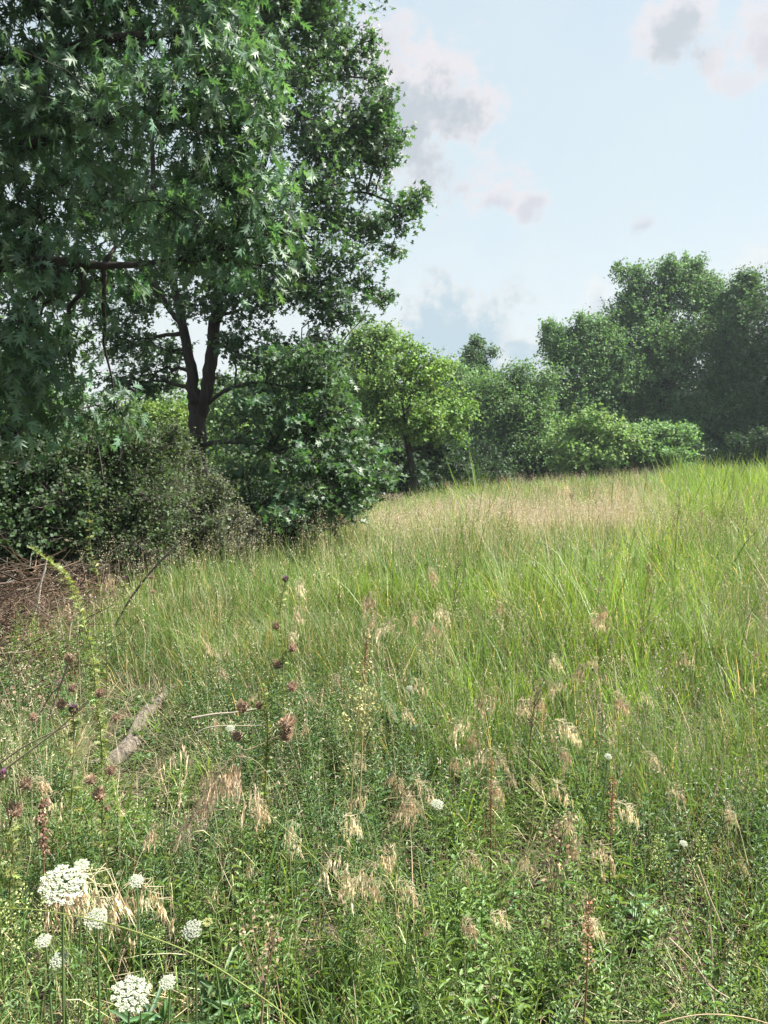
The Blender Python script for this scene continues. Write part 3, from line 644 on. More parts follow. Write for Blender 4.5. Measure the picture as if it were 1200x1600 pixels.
def meadow():
    green, dry = MB(), MB()
    G1, G2, YG, TAN = np.array((.155, .25, .062)), np.array((.11, .185, .062)), np.array((.205, .31, .068)), (.42, .34, .22)
    # level-of-detail bands: (n, near, far, width scale, segments)
    for n, d0, d1, ws, sg in ((62000, 1.5, 4.2, 1.2, 4), (115000, 4.0, 8, 1.5, 3), (150000, 8, 16, 2.2, 3), (150000, 16, 30, 3.6, 2), (100000, 30, 48, 5.5, 2)):
        nt = n // 26
        tx, ty = frustum_pts(nt, d0, d1, 2.0)
        ti = rng.integers(0, nt, n); ti[rng.random(n) < .3] = -1
        tr_ = np.exp(rng.normal(0, .32, nt + 1)); tcol = vary((1, 1, 1), nt + 1, .36, .13); tdry = rng.random(nt + 1)
        sx, sy = frustum_pts(n, d0, d1, 2.0)
        sp = .045 * (1 + d0 * .12); ox, oy = rng.normal(0, sp, n), rng.normal(0, sp, n)
        inside = ti >= 0
        x = np.where(inside, tx[ti] + ox, sx); y = np.where(inside, ty[ti] + oy, sy)
        k = in_field(x, y) & (rng.random(n) > near_open(x, y) * 1.1)
        if d0 < 4: k &= rng.random(n) < .12 + .55 * sstep(vnoise(x, y, .4, 11), .3, .8)
        elif d0 < 8: k &= rng.random(n) < .30 + .70 * sstep(y, 4.2, 6.5) * sstep(vnoise(x, y, .5, 12), .1, .6)
        x, y, ti, ox, oy, inside = x[k], y[k], ti[k], ox[k], oy[k], inside[k]; n = len(x)
        lu = lush(x, y); tall = .75 + .5 * vnoise(x, y, 1.4, 2)
        h = U(.24, .54, n) * tall * (1 + .35 * lu) * (1 + .22 * sstep(x - .34 * y + 1.6 * (vnoise(x, y, 1.3, 51) - .5), -.5, 1.6) * sstep(y, 12, 16))
        h *= np.interp(y, [1.5, 2.5, 4, 7], [.45, .55, .75, 1])
        h *= .5 + .5 * sstep(x - field_edge(y), 0, 1.0)
        h *= tr_[ti] * (1 - .85 * by_log(x, y))
        az = np.where(inside, np.arctan2(oy, ox) + rng.normal(0, .6, n), U(0, 6.28, n))
        w = U(.0022, .0048, n) * ws * (1 + .9 * lu) * np.where(rng.random(n) < .12, 1.9, 1)
        col = G1 * (1 - lu[:, None]) + YG * lu[:, None]
        mixg = vnoise(x, y, .8, 4)[:, None]; col = col * mixg + G2 * (1 - mixg) * (1 - lu[:, None]) + col * (1 - mixg) * lu[:, None]
        col = col * vary((1, 1, 1), n, .2, .08) * tcol[ti]
        dr = (rng.random(n) * .6 + tdry[ti] * .4) < .20 + .22 * dryness(x, y) * (1 - lu) - .12 * lu
        col[dr] = vary(TAN, dr.sum(), .25)
        blades(green, x, y, h, w, np.abs(rng.normal(0, .22, n)) + .05 + .8 * sstep(vnoise(x, y, .9, 61), .62, .8) * sstep(14 - y, 0, 4), az, np.abs(rng.normal(.5, .5, n)), col, sg)
    # fine culms with open panicles
    for n, d0, d1, ws, spn in ((7500, 2.8, 6, 1, 18), (14000, 6, 12, 1.6, 14), (26000, 12, 22, 2.6, 11), (20000, 22, 44, 4.2, 7)):
        x, y = frustum_pts(n, d0, d1, 2.0)
        dn = dryness(x, y)
        k = in_field(x, y) & (rng.random(n) < .09 + .08 * sstep(6 - y, 0, 2.5) + .91 * dn ** 1.3) & (rng.random(n) > 1.5 * by_log(x, y)) & (near_open(x, y) < .4)
        x, y, dn = x[k], y[k], dn[k]; n = len(x)
        h = U(.55, .9, n) * (.8 + .5 * vnoise(x, y, 1.4, 2)); h *= np.interp(y, [2, 6], [.6, 1])
        tone = np.where((vnoise(x, y, 2.5, 14) > .5)[:, None], np.array((.62, .49, .40)), np.array((.60, .52, .37)))
        col = tone * vary((1, 1, 1), n, .25, .06) * (.68 if d0 < 4 else .9 if d0 < 8 else 1)
        P = blades(dry, x, y, h, U(.0018, .0028, n) * ws, np.abs(rng.normal(0, .13, n)), U(0, 6.28, n), np.abs(rng.normal(.25, .25, n)), col, 3)
        tip, pre = P[:, -1], P[:, -2]
        f = U(0, 1.05, (n, spn))[..., None]
        o = pre[:, None] * (1 - f) + tip[:, None] * f + rng.normal(0, 1, (n, spn, 3)) * (.022 + .03 * (1 - f)) * h[:, None, None]
        D = nrm(rng.normal(0, .5, (n, spn, 3)) + np.array([0, 0, -.3]) + (tip - pre)[:, None] * 3)
        m = n * spn
        stamp(dry, DIA, o.reshape(-1, 3), D.reshape(-1, 3), sphere_pts(m), U(.010, .020, m) * (1 + (ws - 1) * .45), np.repeat(col, spn, 0) * vary((1, 1, 1), m, .2, .04), .30)
    # straw lying flat, denser on the right where the meadow is trodden
    n = 85000
    x, y = frustum_pts(n, 1.6, 9, 1.6)
    k = (rng.random(n) < .30 + .7 * sstep(x - .1 * y, .4, 1.5)) & (x > field_edge(y) - 1.2); x, y = x[k], y[k]; n = len(x)
    bump = .12 * vnoise(x, y, .4, 8) * (1 - near_open(x, y))
    blades(dry, x, y, U(.10, .38, n), U(.0018, .004, n), np.where(rng.random(n) < .22, U(.15, .9, n), U(1.0, 1.65, n)), U(0, 6.28, n), rng.normal(.1, .35, n), vary((.34, .285, .18), n, .4, .07), 3, z0=ground_z(x, y) + .012 + bump * U(.2, 1, n))
    tag(green.build('meadow_grass', M_GRASS), 'fresh green meadow grass', 'grass', kind='stuff')
    tag(dry.build('dry_grass', M_DRY), 'dry tan and pinkish grass with open seed heads and fallen straw', 'grass', kind='stuff')
meadow()

# low leafy weeds: many small-leaved stems nobody could count
def weeds():
    mb = MB(); n = 9000
    x, y = frustum_pts(n, 1.45, 7.5, 1.5)
    dens = .25 + .75 * sstep(vnoise(x, y, .8, 21), .35, .65)
    dens = np.maximum(dens, np.exp(-((x + .6) / 1.1) ** 2 - ((y - 3.6) / 1.2) ** 2))
    dens *= (1 - .85 * near_open(x, y)) * (1 - sstep(y, 4.8, 7.4) * .85)
    k = (rng.random(n) < dens) & (x > -3.1); x, y = x[k], y[k]; n = len(x)
    h = U(.14, .40, n) * (.6 + .8 * vnoise(x, y, .7, 22)) * (1 - .8 * by_log(x, y)); z = ground_z(x, y)
    a = U(0, 6.28, n); ln = np.abs(rng.normal(0, .22, n))
    top = np.stack([x + np.cos(a) * h * ln, y + np.sin(a) * h * ln, z + h], -1); bot = np.stack([x, y, z], -1)
    mid = (top + bot) / 2 + rng.normal(0, .015, (n, 3))
    k0_ = rng.random(n) < .78
    base = np.where((vnoise(x, y, .6, 23) > .52)[:, None], np.array((.155, .26, .080)), np.array((.105, .19, .080))) * vary((1, 1, 1), n, .2, .1)
    tubes(mb, np.stack([bot, mid, top], 1), np.array([.0022, .0018, .001])[None].repeat(n, 0), base * (.9, .8, .8), 3)
    L = 22; f = np.linspace(.12, 1, L)[None].repeat(n, 0)
    az = (np.arange(L) * 2.4)[None] + a[:, None]
    o = bot[:, None] * (1 - f[..., None]) + top[:, None] * f[..., None] + (mid - (top + bot) / 2)[:, None] * (4 * f * (1 - f))[..., None]
    D = np.stack([np.cos(az), np.sin(az), .25 + .7 * f ** 3 + rng.normal(0, .2, f.shape)], -1)
    sz = np.where(k0_, U(.030, .062, n), U(.018, .036, n))[:, None] * (1.15 - .6 * f ** 2) * U(.8, 1.2, (n, L))
    asp = np.repeat(np.where(k0_, U(.12, .20, n), U(.4, .6, n)), L)
    stamp(mb, FOLD, o.reshape(-1, 3), D.reshape(-1, 3), np.array([0, 0, 1.]) + rng.normal(0, .3, (n * L, 3)), sz.ravel(), np.repeat(base, L, 0) * vary((1, 1, 1), n * L, .15, .05), asp)
    # clover-like ground leaves
    m = 16000; x, y = frustum_pts(m, 1.5, 5.5, 1.5); k = (vnoise(x, y, .5, 31) > .42) & (rng.random(m) > near_open(x, y) * .8); x, y = x[k], y[k]; m = len(x)
    o = np.stack([x, y, ground_z(x, y) + U(.01, .09, m)], -1)
    stamp(mb, FOLD, o, sphere_pts(m) * (1, 1, .3), sphere_pts(m, 2.0), U(.012, .032, m), vary((.075, .13, .045), m, .25), .9)
    tag(mb.build('low_weeds', M_FORB), 'low leafy green weeds covering the foreground soil', 'weeds', kind='stuff')
weeds()

# ------------------------------------------------------------------ plants one can tell apart
def hit(px, py, h=0.0):
    """point on the photo's sight line that is h metres above the ground"""
    d = np.concatenate([np.linspace(1.0, 12, 1200), np.linspace(12, 60, 800)])
    pts = np.array([at(px, py, q) for q in (d[0], d[-1])])
    P = pts[0] + (pts[1] - pts[0]) * ((d - d[0]) / (d[-1] - d[0]))[:, None]
    f = P[:, 2] - ground_z(P[:, 0], P[:, 1]) - h
    i = int(np.argmax(f < 0)); return P[i] if f[i] < 0 else P[-1]
def gp(x, y): return np.array([x, y, float(ground_z(x, y))])
def under(p, dx=0, dy=0): return gp(p[0] + dx, p[1] + dy)

def carrot(px, py, d, size, label, stage='open', lean=None):
    """wild carrot: hairy stem, flat white head of many small umbels, lacy leaves"""
    hd = at(px, py, d); b = under(hd, U(-.07, .07), U(-.02, .12))
    root = thing('wild_carrot', b, label, 'flower', 'white wild carrot flowers')
    up = nrm(np.array([U(-.3, .3), U(-.75, -.4), 1.0]))
    P = curve([b, b * .5 + hd * .5 + rng.normal(0, .015, 3), hd - up * .02, hd], 9) - b
    sm = MB(); tubes(sm, P, np.linspace(.003, .0018, 9), (.11, .17, .06), 6); sm.build('stem', M_FORB, root, True)
    fb = MB(); r = size / 2
    n = 36; a = np.arange(n) * 2.39996; rr = r * np.sqrt((np.arange(n) + .6) / n)
    X = nrm(np.cross(up, (0, 1, .1))); Y = np.cross(up, X)
    if stage == 'nest': rr = rr * .45
    C = hd - b + X * (rr * np.cos(a))[:, None] + Y * (rr * np.sin(a))[:, None] + up * ((.25 * r if stage == 'open' else 1.1 * r) * (1 if stage == 'open' else 1) - (rr / r) ** 2 * r * (.22 if stage == 'open' else -1.2))[:, None] + rng.normal(0, .02 * r, (n, 3))
    S = np.repeat((hd - b)[None], n, 0)
    tubes(fb, np.stack([S, (S + C) / 2 - up * r * .12, C], 1), np.array([.0011, .0008, .0006])[None].repeat(n, 0), (.12, .18, .07), 3)
    m = 40; ur = r * .14
    ang = U(0, 6.28, (n, m)); q = ur * np.sqrt(rng.random((n, m)))
    O = C[:, None] + X * (q * np.cos(ang))[..., None] + Y * (q * np.sin(ang))[..., None] + up * (ur * .25 - q ** 2 / ur * .4)[..., None]
    wc = (.46, .49, .39) if stage == 'open' else (.36, .38, .16)
    N_ = nrm(up + rng.normal(0, .35, (n * m, 3)))
    stamp(fb, DIA, O.reshape(-1, 3) - 0 * N_, sphere_pts(n * m) * (1, 1, .2), N_, U(.0024, .0044, n * m) * (size / .07) ** .5, vary(wc, n * m, .14, .04), .95)
    # bracts beneath
    stamp(fb, DIA, np.repeat((hd - b)[None], 9, 0), X * np.cos(np.arange(9) * .7)[:, None] + Y * np.sin(np.arange(9) * .7)[:, None] - up * .35, up, r * .75, (.10, .16, .06), .12)
    fb.build('flower_head', M_PETAL, root)
    lf = MB()
    for k in range(3):
        t = .12 + .2 * k; s = P[int(t * 8)]; az = U(0, 6.28); dv = np.array([math.cos(az), math.sin(az), .45]); L = U(.10, .16)
        Q = curve([s, s + dv * L * .5, s + dv * L * (1, 1, .7)], 8); tubes(lf, Q, np.full(8, .0008), (.10, .16, .06), 3)
        j = np.repeat(np.arange(1, 8), 10); o = Q[j] + rng.normal(0, .012, (70, 3)); stamp(lf, DIA, o, sphere_pts(70) + dv, sphere_pts(70, 1.), U(.008, .02, 70), vary((.10, .17, .06), 70, .2), .22)
    lf.build('foliage', M_FORB, root)
    return root
for a in [(205, 1553, 1.42, .070, 'largest open white umbel at the very bottom, standing apart and fully round'),
          (98, 1383, 1.50, .084, 'wide flat white umbel under the drooping pinkish grass tassels at the left'),
          (150, 1436, 1.62, .045, 'small white umbel tucked right below the widest one, half behind the tassels'),
          (300, 1453, 1.75, .046, 'lone round white umbel crossed below by the long arching green stem'),
          (262, 1535, 1.62, .034, 'small white umbel just right of the largest one at the bottom'),
          (92, 1500, 1.6, .034, 'white umbel over yellow-green buds left of the largest bottom one'),
          (213, 1377, 1.9, .034, 'small ragged white umbel to the right of the widest one'),
          (128, 1352, 1.95, .034, 'little white umbel behind and above the widest one'),
          (683, 1257, 2.7, .045, 'solitary white umbel near the middle of the foreground'),
          (360, 1138, 3.2, .035, 'flat white umbel beside the pale fallen twig'),
          (640, 1075, 3.9, .03, 'white umbel in the grass above the middle of the foreground'),
          (950, 1182, 3.1, .028, 'small white umbel low on the right side among dark leaves'),
          (1068, 1318, 2.5, .024, 'tiny white umbel at the right beside flattened straw'),
          (833, 881, 8.5, .10, 'white umbel far off in the green grass right of centre'),
          (683, 829, 14, .17, 'pale flattened umbel in the pinkish grass band')]: carrot(*a)
carrot(68, 1470, 1.6, .03, 'yellow-green umbel in bud left of the white ones at the bottom', 'open').children[0]
carrot(326, 1450, 1.8, .040, 'brownish green umbel closed into a nest, beside the lone round white one', 'nest')

def thistle(pts, heads, label, d, col=(.13, .17, .05), leafy=1.0, r=.006, gone=(.38, .28, .20), leafcol=None):
    """thistle: spiny-leaved stalk through photo points pts at depth d, heads [(px,py,size,kind)]"""
    P = [at(a, b, d + dd) for a, b, dd in [(q + (0,))[:3] for q in pts]]
    base = under(P[0]); P = [base] + P[1:] if abs(P[0][2] - base[2]) < .15 else [base] + P
    root = thing('thistle', base, label, 'thistle', 'thistles along the left of the meadow')
    C = curve(P, 9 * len(P)) - base; n = len(C)
    sm = MB(); tubes(sm, C, np.linspace(r, r * .45, n), col, 7); st = sm.build('stem', M_FORB, root, True)
    lf = MB(); m = int(n * 5 * leafy)
    j = rng.integers(1, n - 1, m); az = U(0, 6.28, m); dv = np.stack([np.cos(az), np.sin(az), U(-.1, .8, m)], -1)
    L = U(.015, .05, m) * (1.2 - .5 * j / n)
    lc = vary(leafcol or (.17, .21, .07), m, .25, .12)
    stamp(lf, OAK, C[j], dv, sphere_pts(m, .8), L, lc, .55)
    stamp(lf, DIA, C[j], dv * (1, 1, .3), sphere_pts(m), L * .6, lc, .10)
    lf.build('foliage', M_FORB, root)
    for (hx, hy, sz, kind) in heads:
        h = at(hx, hy, d) - base; k = int(np.argmin(np.linalg.norm(C - (h - (0, 0, .05)), axis=1)))
        hb = MB(); up = nrm(h - C[max(k - 1, 0)] + np.array([0, 0, .03])) if kind != 'nod' else nrm(np.array([.5, -.3, -.5]))
        tubes(hb, curve([C[k], (C[k] + h) / 2 + (0, 0, .01), h - up * sz * .5], 6), np.full(6, r * .35), col, 5)
        q = sphere_pts(150)
        stamp(hb, DIA, h + q * sz * .30 * (1, 1, .9), nrm(q + up * .8), sphere_pts(150), sz * .38, vary(gone if kind != 'pink' else (.10, .10, .05), 150, .35), .3)
        tub = sphere_pts(40) ; 
        fc = {'pink': (.32, .10, .30), 'tan': (.40, .30, .20), 'brown': (.38, .27, .19), 'nod': (.34, .26, .20)}[kind]
        stamp(hb, DIA, h + up * sz * .15 + tub * sz * .12, nrm(up * 1.3 + tub * .8), sphere_pts(40), sz * .75, vary(fc, 40, .2), .08)
        ring = np.linspace(0, 6.28, 9)[:-1]
        core = [h + up * sz * z_ for z_ in (-.35, -.2, 0, .18)]; tubes(hb, np.array(core), np.array([.1, .3, .34, .2]) * sz, np.array(gone) * .7, 8)
        hb.build('flower_head', M_PETAL, root)
    return root
thistle([(158, 1150), (150, 1090), (146, 1030), (128, 965), (108, 910), (78, 878), (42, 852)], [(110, 1030, .05, 'brown'), (100, 905, .035, 'nod')], 'tall yellow-green spiny thistle bending over to the left above the brush', 3.9, (.24, .28, .10), 1.6, .0048, leafcol=(.22, .28, .10))
thistle([(165, 1000), (152, 900), (141, 850), (138, 700)], [(105, 845, .02, 'brown')], 'thin straight thistle stem standing dark against the bushes', 5.4, (.12, .12, .06), .8, .004)
thistle([(443, 1090), (441, 1010), (438, 950), (446, 912)], [(446, 906, .034, 'pink'), (432, 980, .042, 'brown'), (457, 1013, .045, 'tan'), (434, 1040, .05, 'brown')], 'straight green thistle with one small dark purple head on top, left of centre', 4.3, (.17, .21, .06), .9, .005)
thistle([(412, 1290), (416, 1200), (418, 1130), (410, 1060)], [(380, 1106, .045, 'brown'), (372, 1152, .04, 'brown'), (406, 1104, .03, 'tan'), (455, 1074, .04, 'brown'), (447, 1133, .06, 'brown'), (446, 1150, .05, 'brown')], 'branched thistle with six withered brown heads beside the pale fallen twig', 3.0, (.15, .17, .05), 1.0, .0045)
thistle([(110, 1330), (112, 1240), (116, 1150), (114, 1118)], [(115, 1109, .034, 'pink'), (97, 1102, .036, 'tan'), (114, 1077, .032, 'brown'), (181, 1122, .030, 'brown'), (156, 1084, .035, 'tan')], 'thistle with a purple flower over a pale fluffy head, left of the log', 2.9, (.20, .20, .12), .7, .004)
thistle([(15, 1400), (20, 1330), (15, 1290)], [(22, 1268, .045, 'tan'), (40, 1227, .036, 'tan'), (4, 1213, .03, 'pink'), (52, 1122, .025, 'brown')], 'low thistle with shaggy tan heads at the left edge', 2.4, (.18, .19, .08), .7, .004)
thistle([(168, 1370), (160, 1300), (160, 1250)], [(155, 1243, .045, 'brown'), (172, 1205, .036, 'tan'), (142, 1220, .035, 'tan'), (168, 1264, .02, 'brown')], 'low thistle with dark shaggy heads just below the log', 2.7, (.16, .17, .07), .6, .004)
thistle([(195, 990), (194, 930), (195, 912)], [(195, 905, .032, 'pink'), (236, 902, .036, 'tan'), (240, 925, .03, 'brown')], 'slim thistle with a small pink head in front of the dark bushes', 6.4, (.14, .15, .06), .6, .004)

def dock(px0, py0, px1, py1, d, label, col=(.22, .14, .08), sz=1.0):
    b = hit(px0, py0) if d is None else under(at(px0, py0, d)); d = b[1]
    top = at(px1, py1, d)
    root = thing('dock', b, label, 'weed', 'rusty dock seed stalks')
    P = curve([b, b * .5 + top * .5 + rng.normal(0, .01, 3), top], 12) - b
    sm = MB(); tubes(sm, P, np.linspace(.004, .0015, 12), (.20, .13, .07), 6); sm.build('stem', M_DRY, root, True)
    hb = MB(); n = 240; f = 1 - .34 * rng.random(n); o = b * 0 + np.stack([np.interp(f * 11, np.arange(12), P[:, i]) for i in range(3)], -1)
    whorl = np.round(f * 26) / 26; o = o + rng.normal(0, .010 * sz, (n, 3))
    stamp(hb, DIA, o, sphere_pts(n) + (0, 0, -.5), sphere_pts(n), U(.008, .014, n) * sz, vary(col, n, .35, .1), .8)
    hb.build('seed_head', M_DRY, root)
    lf = MB(); k = 7; az = U(0, 6.28, k); stamp(lf, FOLD, P[rng.integers(0, 5, k)], np.stack([np.cos(az), np.sin(az), U(.1, .6, k)], -1), sphere_pts(k, 2), U(.05, .10, k), vary((.12, .15, .05), k, .3), .16)
    lf.build('foliage', M_FORB, root)
dock(572, 1120, 574, 992, 4.0, 'rust-brown dock seed stalk standing alone at mid foreground')
dock(770, 1270, 768, 1190, 2.7, 'orange-red withered dock stalk low in the middle', (.26, .16, .08), .55)
dock(905, 1480, 920, 1400, 2.0, 'pale pinkish-brown dock stalk at lower right of centre', (.34, .22, .14), .7)
dock(955, 1290, 958, 1215, 2.7, 'short reddish dock stalk among leaves at the right', (.24, .12, .07), .6)
dock(70, 1330, 66, 1250, 2.5, 'dark brown dock stalk between thistles at the left edge', (.14, .08, .06))

def brome_mesh(h, nod, nsp, sd, awn=.032, col=(.50, .37, .28), stemcol=(.22, .22, .10)):
    """nodding grass: culm that arches over, with long-awned spikelets hanging from its last part"""
    r = np.random.default_rng(sd); sm, hd, lf = MB(), MB(), []
    P = curve([(0, 0, 0), (.02, 0, h * .5), (.05, 0, h * .85), (.05 + nod * .45, 0, h), (.05 + nod, 0, h - nod * .45)], 24)
    tubes(sm, P, np.linspace(.0016, .0006, 24), stemcol, 4)
    f = np.sort(r.random(nsp)) ** .8 * 10 + 13; A = np.stack([np.interp(f, np.arange(24), P[:, i]) for i in range(3)], -1)
    L = r.uniform(.02, .065, nsp); dv = nrm(np.stack([r.uniform(.2, 1, nsp), r.normal(0, .5, nsp), r.uniform(-.2, .3, nsp)], -1))
    B = A + dv * L[:, None] * .7; C = B + np.array([.15, 0, -.8]) * L[:, None] + r.normal(0, .004, (nsp, 3))
    tubes(hd, np.stack([A, B, C], 1), np.full((nsp, 3), .0005), np.array(col) * .8, 3)
    dn = nrm(np.array([.12, 0, -1]) + r.normal(0, .16, (nsp, 3)))
    k = 5
    c = vary(col, nsp * k, .2, .05)
    o = np.repeat(C, k, 0) + r.normal(0, .0018, (nsp * k, 3)) + np.repeat(dn, k, 0) * (r.random((nsp * k, 1)) * .014)
    dd = nrm(np.repeat(dn, k, 0) + r.normal(0, .10, (nsp * k, 3)))
    stamp(hd, DIA, o, dd, sphere_pts(nsp * k), r.uniform(.015, .024, nsp * k), c, .26)
    stamp(hd, DIA, o + dd * .012, nrm(dd + r.normal(0, .1, dd.shape)), sphere_pts(nsp * k), awn * r.uniform(.7, 1.1, nsp * k), c * 1.15, .045)
    az = r.uniform(0, 6.28, 3); zz = r.uniform(.2, .6, 3)
    for a, z in zip(az, zz):
        q = curve([(P[int(z * 14)]), P[int(z * 14)] + np.array([math.cos(a) * .05, math.sin(a) * .05, .04]), P[int(z * 14)] + np.array([math.cos(a) * .12, math.sin(a) * .12, -.02])], 6)
        V = np.concatenate([q + (0, 0, .0), q + np.array([-math.sin(a), math.cos(a), 0]) * .003 * np.array([1, 1, 1, .8, .5, .1])[:, None]]); F = [[i, i + 1, i + 7, i + 6] for i in range(5)]
        lf.append(MB()); lf[-1].add(V, F, vary((.28, .26, .13), 1, .3)[0])
    return sm, hd, lf
def brome_proto(loc, label, *a, **k):
    root = thing('nodding_grass', loc, label, 'grass plant', 'nodding tan grass plants')
    s_, h_, l_ = brome_mesh(*a, **k)
    s_.build('stem', M_DRY, root); h_.build('seed_head', M_DRY, root)
    for l in l_: l.build('leaf', M_DRY, root)
    return root
BL = {'c': 'tan nodding grass with drooping whiskered tassels in the middle foreground', 'r': 'tan nodding grass with drooping tassels on the right of the foreground', 'l': 'tan nodding grass with drooping tassels left of the foreground near the thistles', 'm': 'slender tan nodding grass rising out of the meadow beyond the foreground weeds'}
protos = [brome_proto(gp(.02 + .3 * i, 2.9 + .15 * i), BL['c'], .50 + .06 * i, .09 + .02 * (i % 3), 16 + 4 * i, 60 + i, col=[(.60, .51, .35), (.54, .46, .31), (.66, .58, .40), (.46, .37, .25)][i]) for i in range(4)]
# ones placed where the photograph shows marked tassels: (px, py of the arch, height, turn, scale)
marks = [(322, 1190, .60, 3.0, 1.5), (350, 1215, .5, 3.3, 1.4), (540, 1290, .5, 1, 1.1), (618, 1262, .55, 1.2, 1.3), (630, 1345, .45, 2.0, 1.3), (712, 1325, .42, .3, 1.1), (730, 1130, .55, 3.5, 1.2), (745, 1155, .5, 2.8, 1.2), (770, 1180, .5, 2.5, 1.2), (800, 1075, .6, 3.4, 1.2),
         (812, 1100, .55, 1, 1.1), (865, 1165, .5, .4, 1.1), (838, 1225, .48, .2, 1.2), (925, 1345, .45, .6, 1.3), (960, 1265, .48, .3, 1.2), (915, 1335, .42, 3.0, 1.2), (868, 1255, .45, 5, 1.), (1018, 1180, .42, 5.8, 1.1), (885, 1060, .55, 3.1, 1.1), (90, 1400, .62, .3, 1.35), (112, 1405, .62, .1, 1.35), (130, 1410, .6, .5, 1.3), (75, 1395, .6, 6, 1.2),
         (85, 1230, .45, 1, 1.3), (100, 1245, .4, 4, 1.3), (110, 1120, .45, 2.5, 1.2), (785, 1465, .32, .7, 1.1), (560, 1455, .28, 5.9, 1.1), (585, 1460, .3, .4, 1.), (845, 1330, .42, 2.9, 1.1), (925, 1540, .25, .4, 1.4), (745, 1560, .22, 1.2, 1.2), (640, 1060, .5, .5, 1), (400, 1345, .35, 2, 1), (535, 1180, .45, .9, 1.1), (600, 1205, .42, 2.2, 1)]
for i, (px, py, h, rz, s) in enumerate(marks):
    p = hit(px, py, h * 1.02); H = [.50, .56, .62, .68][i % 4]
    lab = BL['l'] if px < 420 else BL['c'] if px < 830 else BL['r']
    sc = h / H; g_ = under(p, -.07 * math.cos(rz), -.07 * math.sin(rz))
    dup(protos[i % 4], g_, rz, max(.62, min(sc, 1.3)) * (1 + (s - 1) * .35), lab, tilt=.1)
nb = 0
while nb < 80:
    y = float(U(2.2, 6.5)); x = float(U(-1, 1)) * (.5 * y + .2)
    if x < field_edge(y) + .3: continue
    if by_log(x, y) > .3 or vnoise(x, y, .9, 41) < .45 or near_open(x, y) > .3: continue
    lab = BL['m'] if y > 4.5 else BL['l'] if x < -.16 * y else BL['c'] if x < .19 * y else BL['r']
    dup(protos[nb % 4], gp(x, y), float(U(0, 6.28)), float(U(.5, 1.2)) * (1.1 if y > 4.5 else .75), lab, tilt=.15); nb += 1

big = brome_proto(under(hit(385, 1262, .35)), 'large nodding grass arching left with a comb of long tan tassels', .64, .26, 46, 99, awn=.05, col=(.56, .44, .33)); big.rotation_euler[2] = 3.05
pb = at(300, 1188, 2.15); big.location = tuple(under(pb, .30, .02)); big.scale = (1, 1, float((pb[2] - big.location[2]) / .64))
# leafy weeds with upright stems
def leafy_proto(loc, label, h, nl, ll, asp, col, top=None, sd=0, stems=1, name='leafy_weed'):
    root = thing(name, loc, label, 'weed', 'upright leafy weeds'); sm, lf = MB(), MB()
    fl = MB() if top else None
    for s in range(stems):
        a = U(0, 6.28); ln = U(0.02, .12) + .10 * (stems > 1); hh = h * U(.8, 1.05)
        P = curve([(0, 0, 0), (math.cos(a) * ln * hh * .5, math.sin(a) * ln * hh * .5, hh * .5), (math.cos(a) * ln * hh, math.sin(a) * ln * hh, hh)], 12)
        tubes(sm, P, np.linspace(.003, .001, 12), np.array(col) * (1.1, .85, .8), 5)
        f = np.linspace(.08, 1, nl); A = np.stack([np.interp(f * 11, np.arange(12), P[:, i]) for i in range(3)], -1)
        az = np.arange(nl) * 2.4 + a
        D = np.stack([np.cos(az), np.sin(az), .35 + .9 * f ** 4 + rng.normal(0, .15, nl)], -1)
        stamp(lf, FOLD, A, D, np.array([0, 0, 1.]) + rng.normal(0, .25, (nl, 3)), ll * (1.1 - .65 * f ** 1.5) * U(.8, 1.2, nl), vary(col, nl, .15, .05), asp)
        if top:
            m = 130; g = U(.62, 1.03, m); A = np.stack([np.interp(g * 11, np.arange(12), P[:, i]) for i in range(3)], -1)
            w = .045 * (1.1 - g) / .45 + .006; q = sphere_pts(m)
            stamp(fl, DIA, A + q * w[:, None], q + (0, 0, .8), sphere_pts(m), U(.006, .010, m), vary(top, m, .2, .05), .7)
    sm.build('stem', M_FORB, root); lf.build('foliage', M_FORB, root)
    if fl: fl.build('flower_head', M_PETAL, root)
    return root
WL = {'n': 'upright weed with narrow green leaves in the middle of the foreground', 'l': 'upright narrow-leaved green weed in the lower left near the white flowers', 'r': 'upright narrow-leaved green weed on the right side of the foreground', 'm': 'narrow-leaved green weed growing around the weathered log'}
W = [leafy_proto(gp(-.3, 2.6), WL['n'], .42, 44, .060, .16, (.085, .15, .062)),
     leafy_proto(gp(.25, 2.5), WL['n'], .36, 38, .050, .20, (.105, .18, .055)),
     leafy_proto(gp(-.7, 2.4), WL['l'], .30, 30, .065, .15, (.08, .15, .07), stems=3),
     leafy_proto(gp(.5, 3.4), WL['r'], .48, 60, .042, .22, (.11, .185, .065), stems=2),
     leafy_proto(gp(.1, 3.6), WL['n'], .40, 34, .045, .42, (.075, .14, .06), stems=2)]
BUD = 'yellow-green weed with pale bud spire'
WB = leafy_proto(hit(30, 1375, .45), BUD + ' at the left edge', .5, 40, .045, .18, (.11, .18, .055), (.42, .46, .20), name='budding_weed')
WB.location = tuple(under(hit(30, 1365, .5)))
for px, py, h, w in ((5, 1400, .5, 'beside another at the extreme left'), (85, 1340, .5, 'above the widest white umbel'), (130, 1345, .45, 'right above the widest white umbel'), (110, 1505, .45, 'left of the largest white umbel'), (230, 1420, .38, 'below the small ragged umbel'), (545, 1235, .45, 'in the middle under a tan tassel'),
                     (1112, 1290, .45, 'at the right above the bare soil'), (1175, 1480, .45, 'at the right edge near the bottom'), (900, 1240, .4, 'beside the reddish dock at the right'), (380, 1225, .4, 'right of the drooping tassels'), (1045, 1290, .4, 'right of the broad-leaved plant')):
    p = hit(px, py, h); dup(WB, under(p), float(U(0, 6.28)), h / .5, BUD + ' ' + w, tilt=.1)
nb = 0
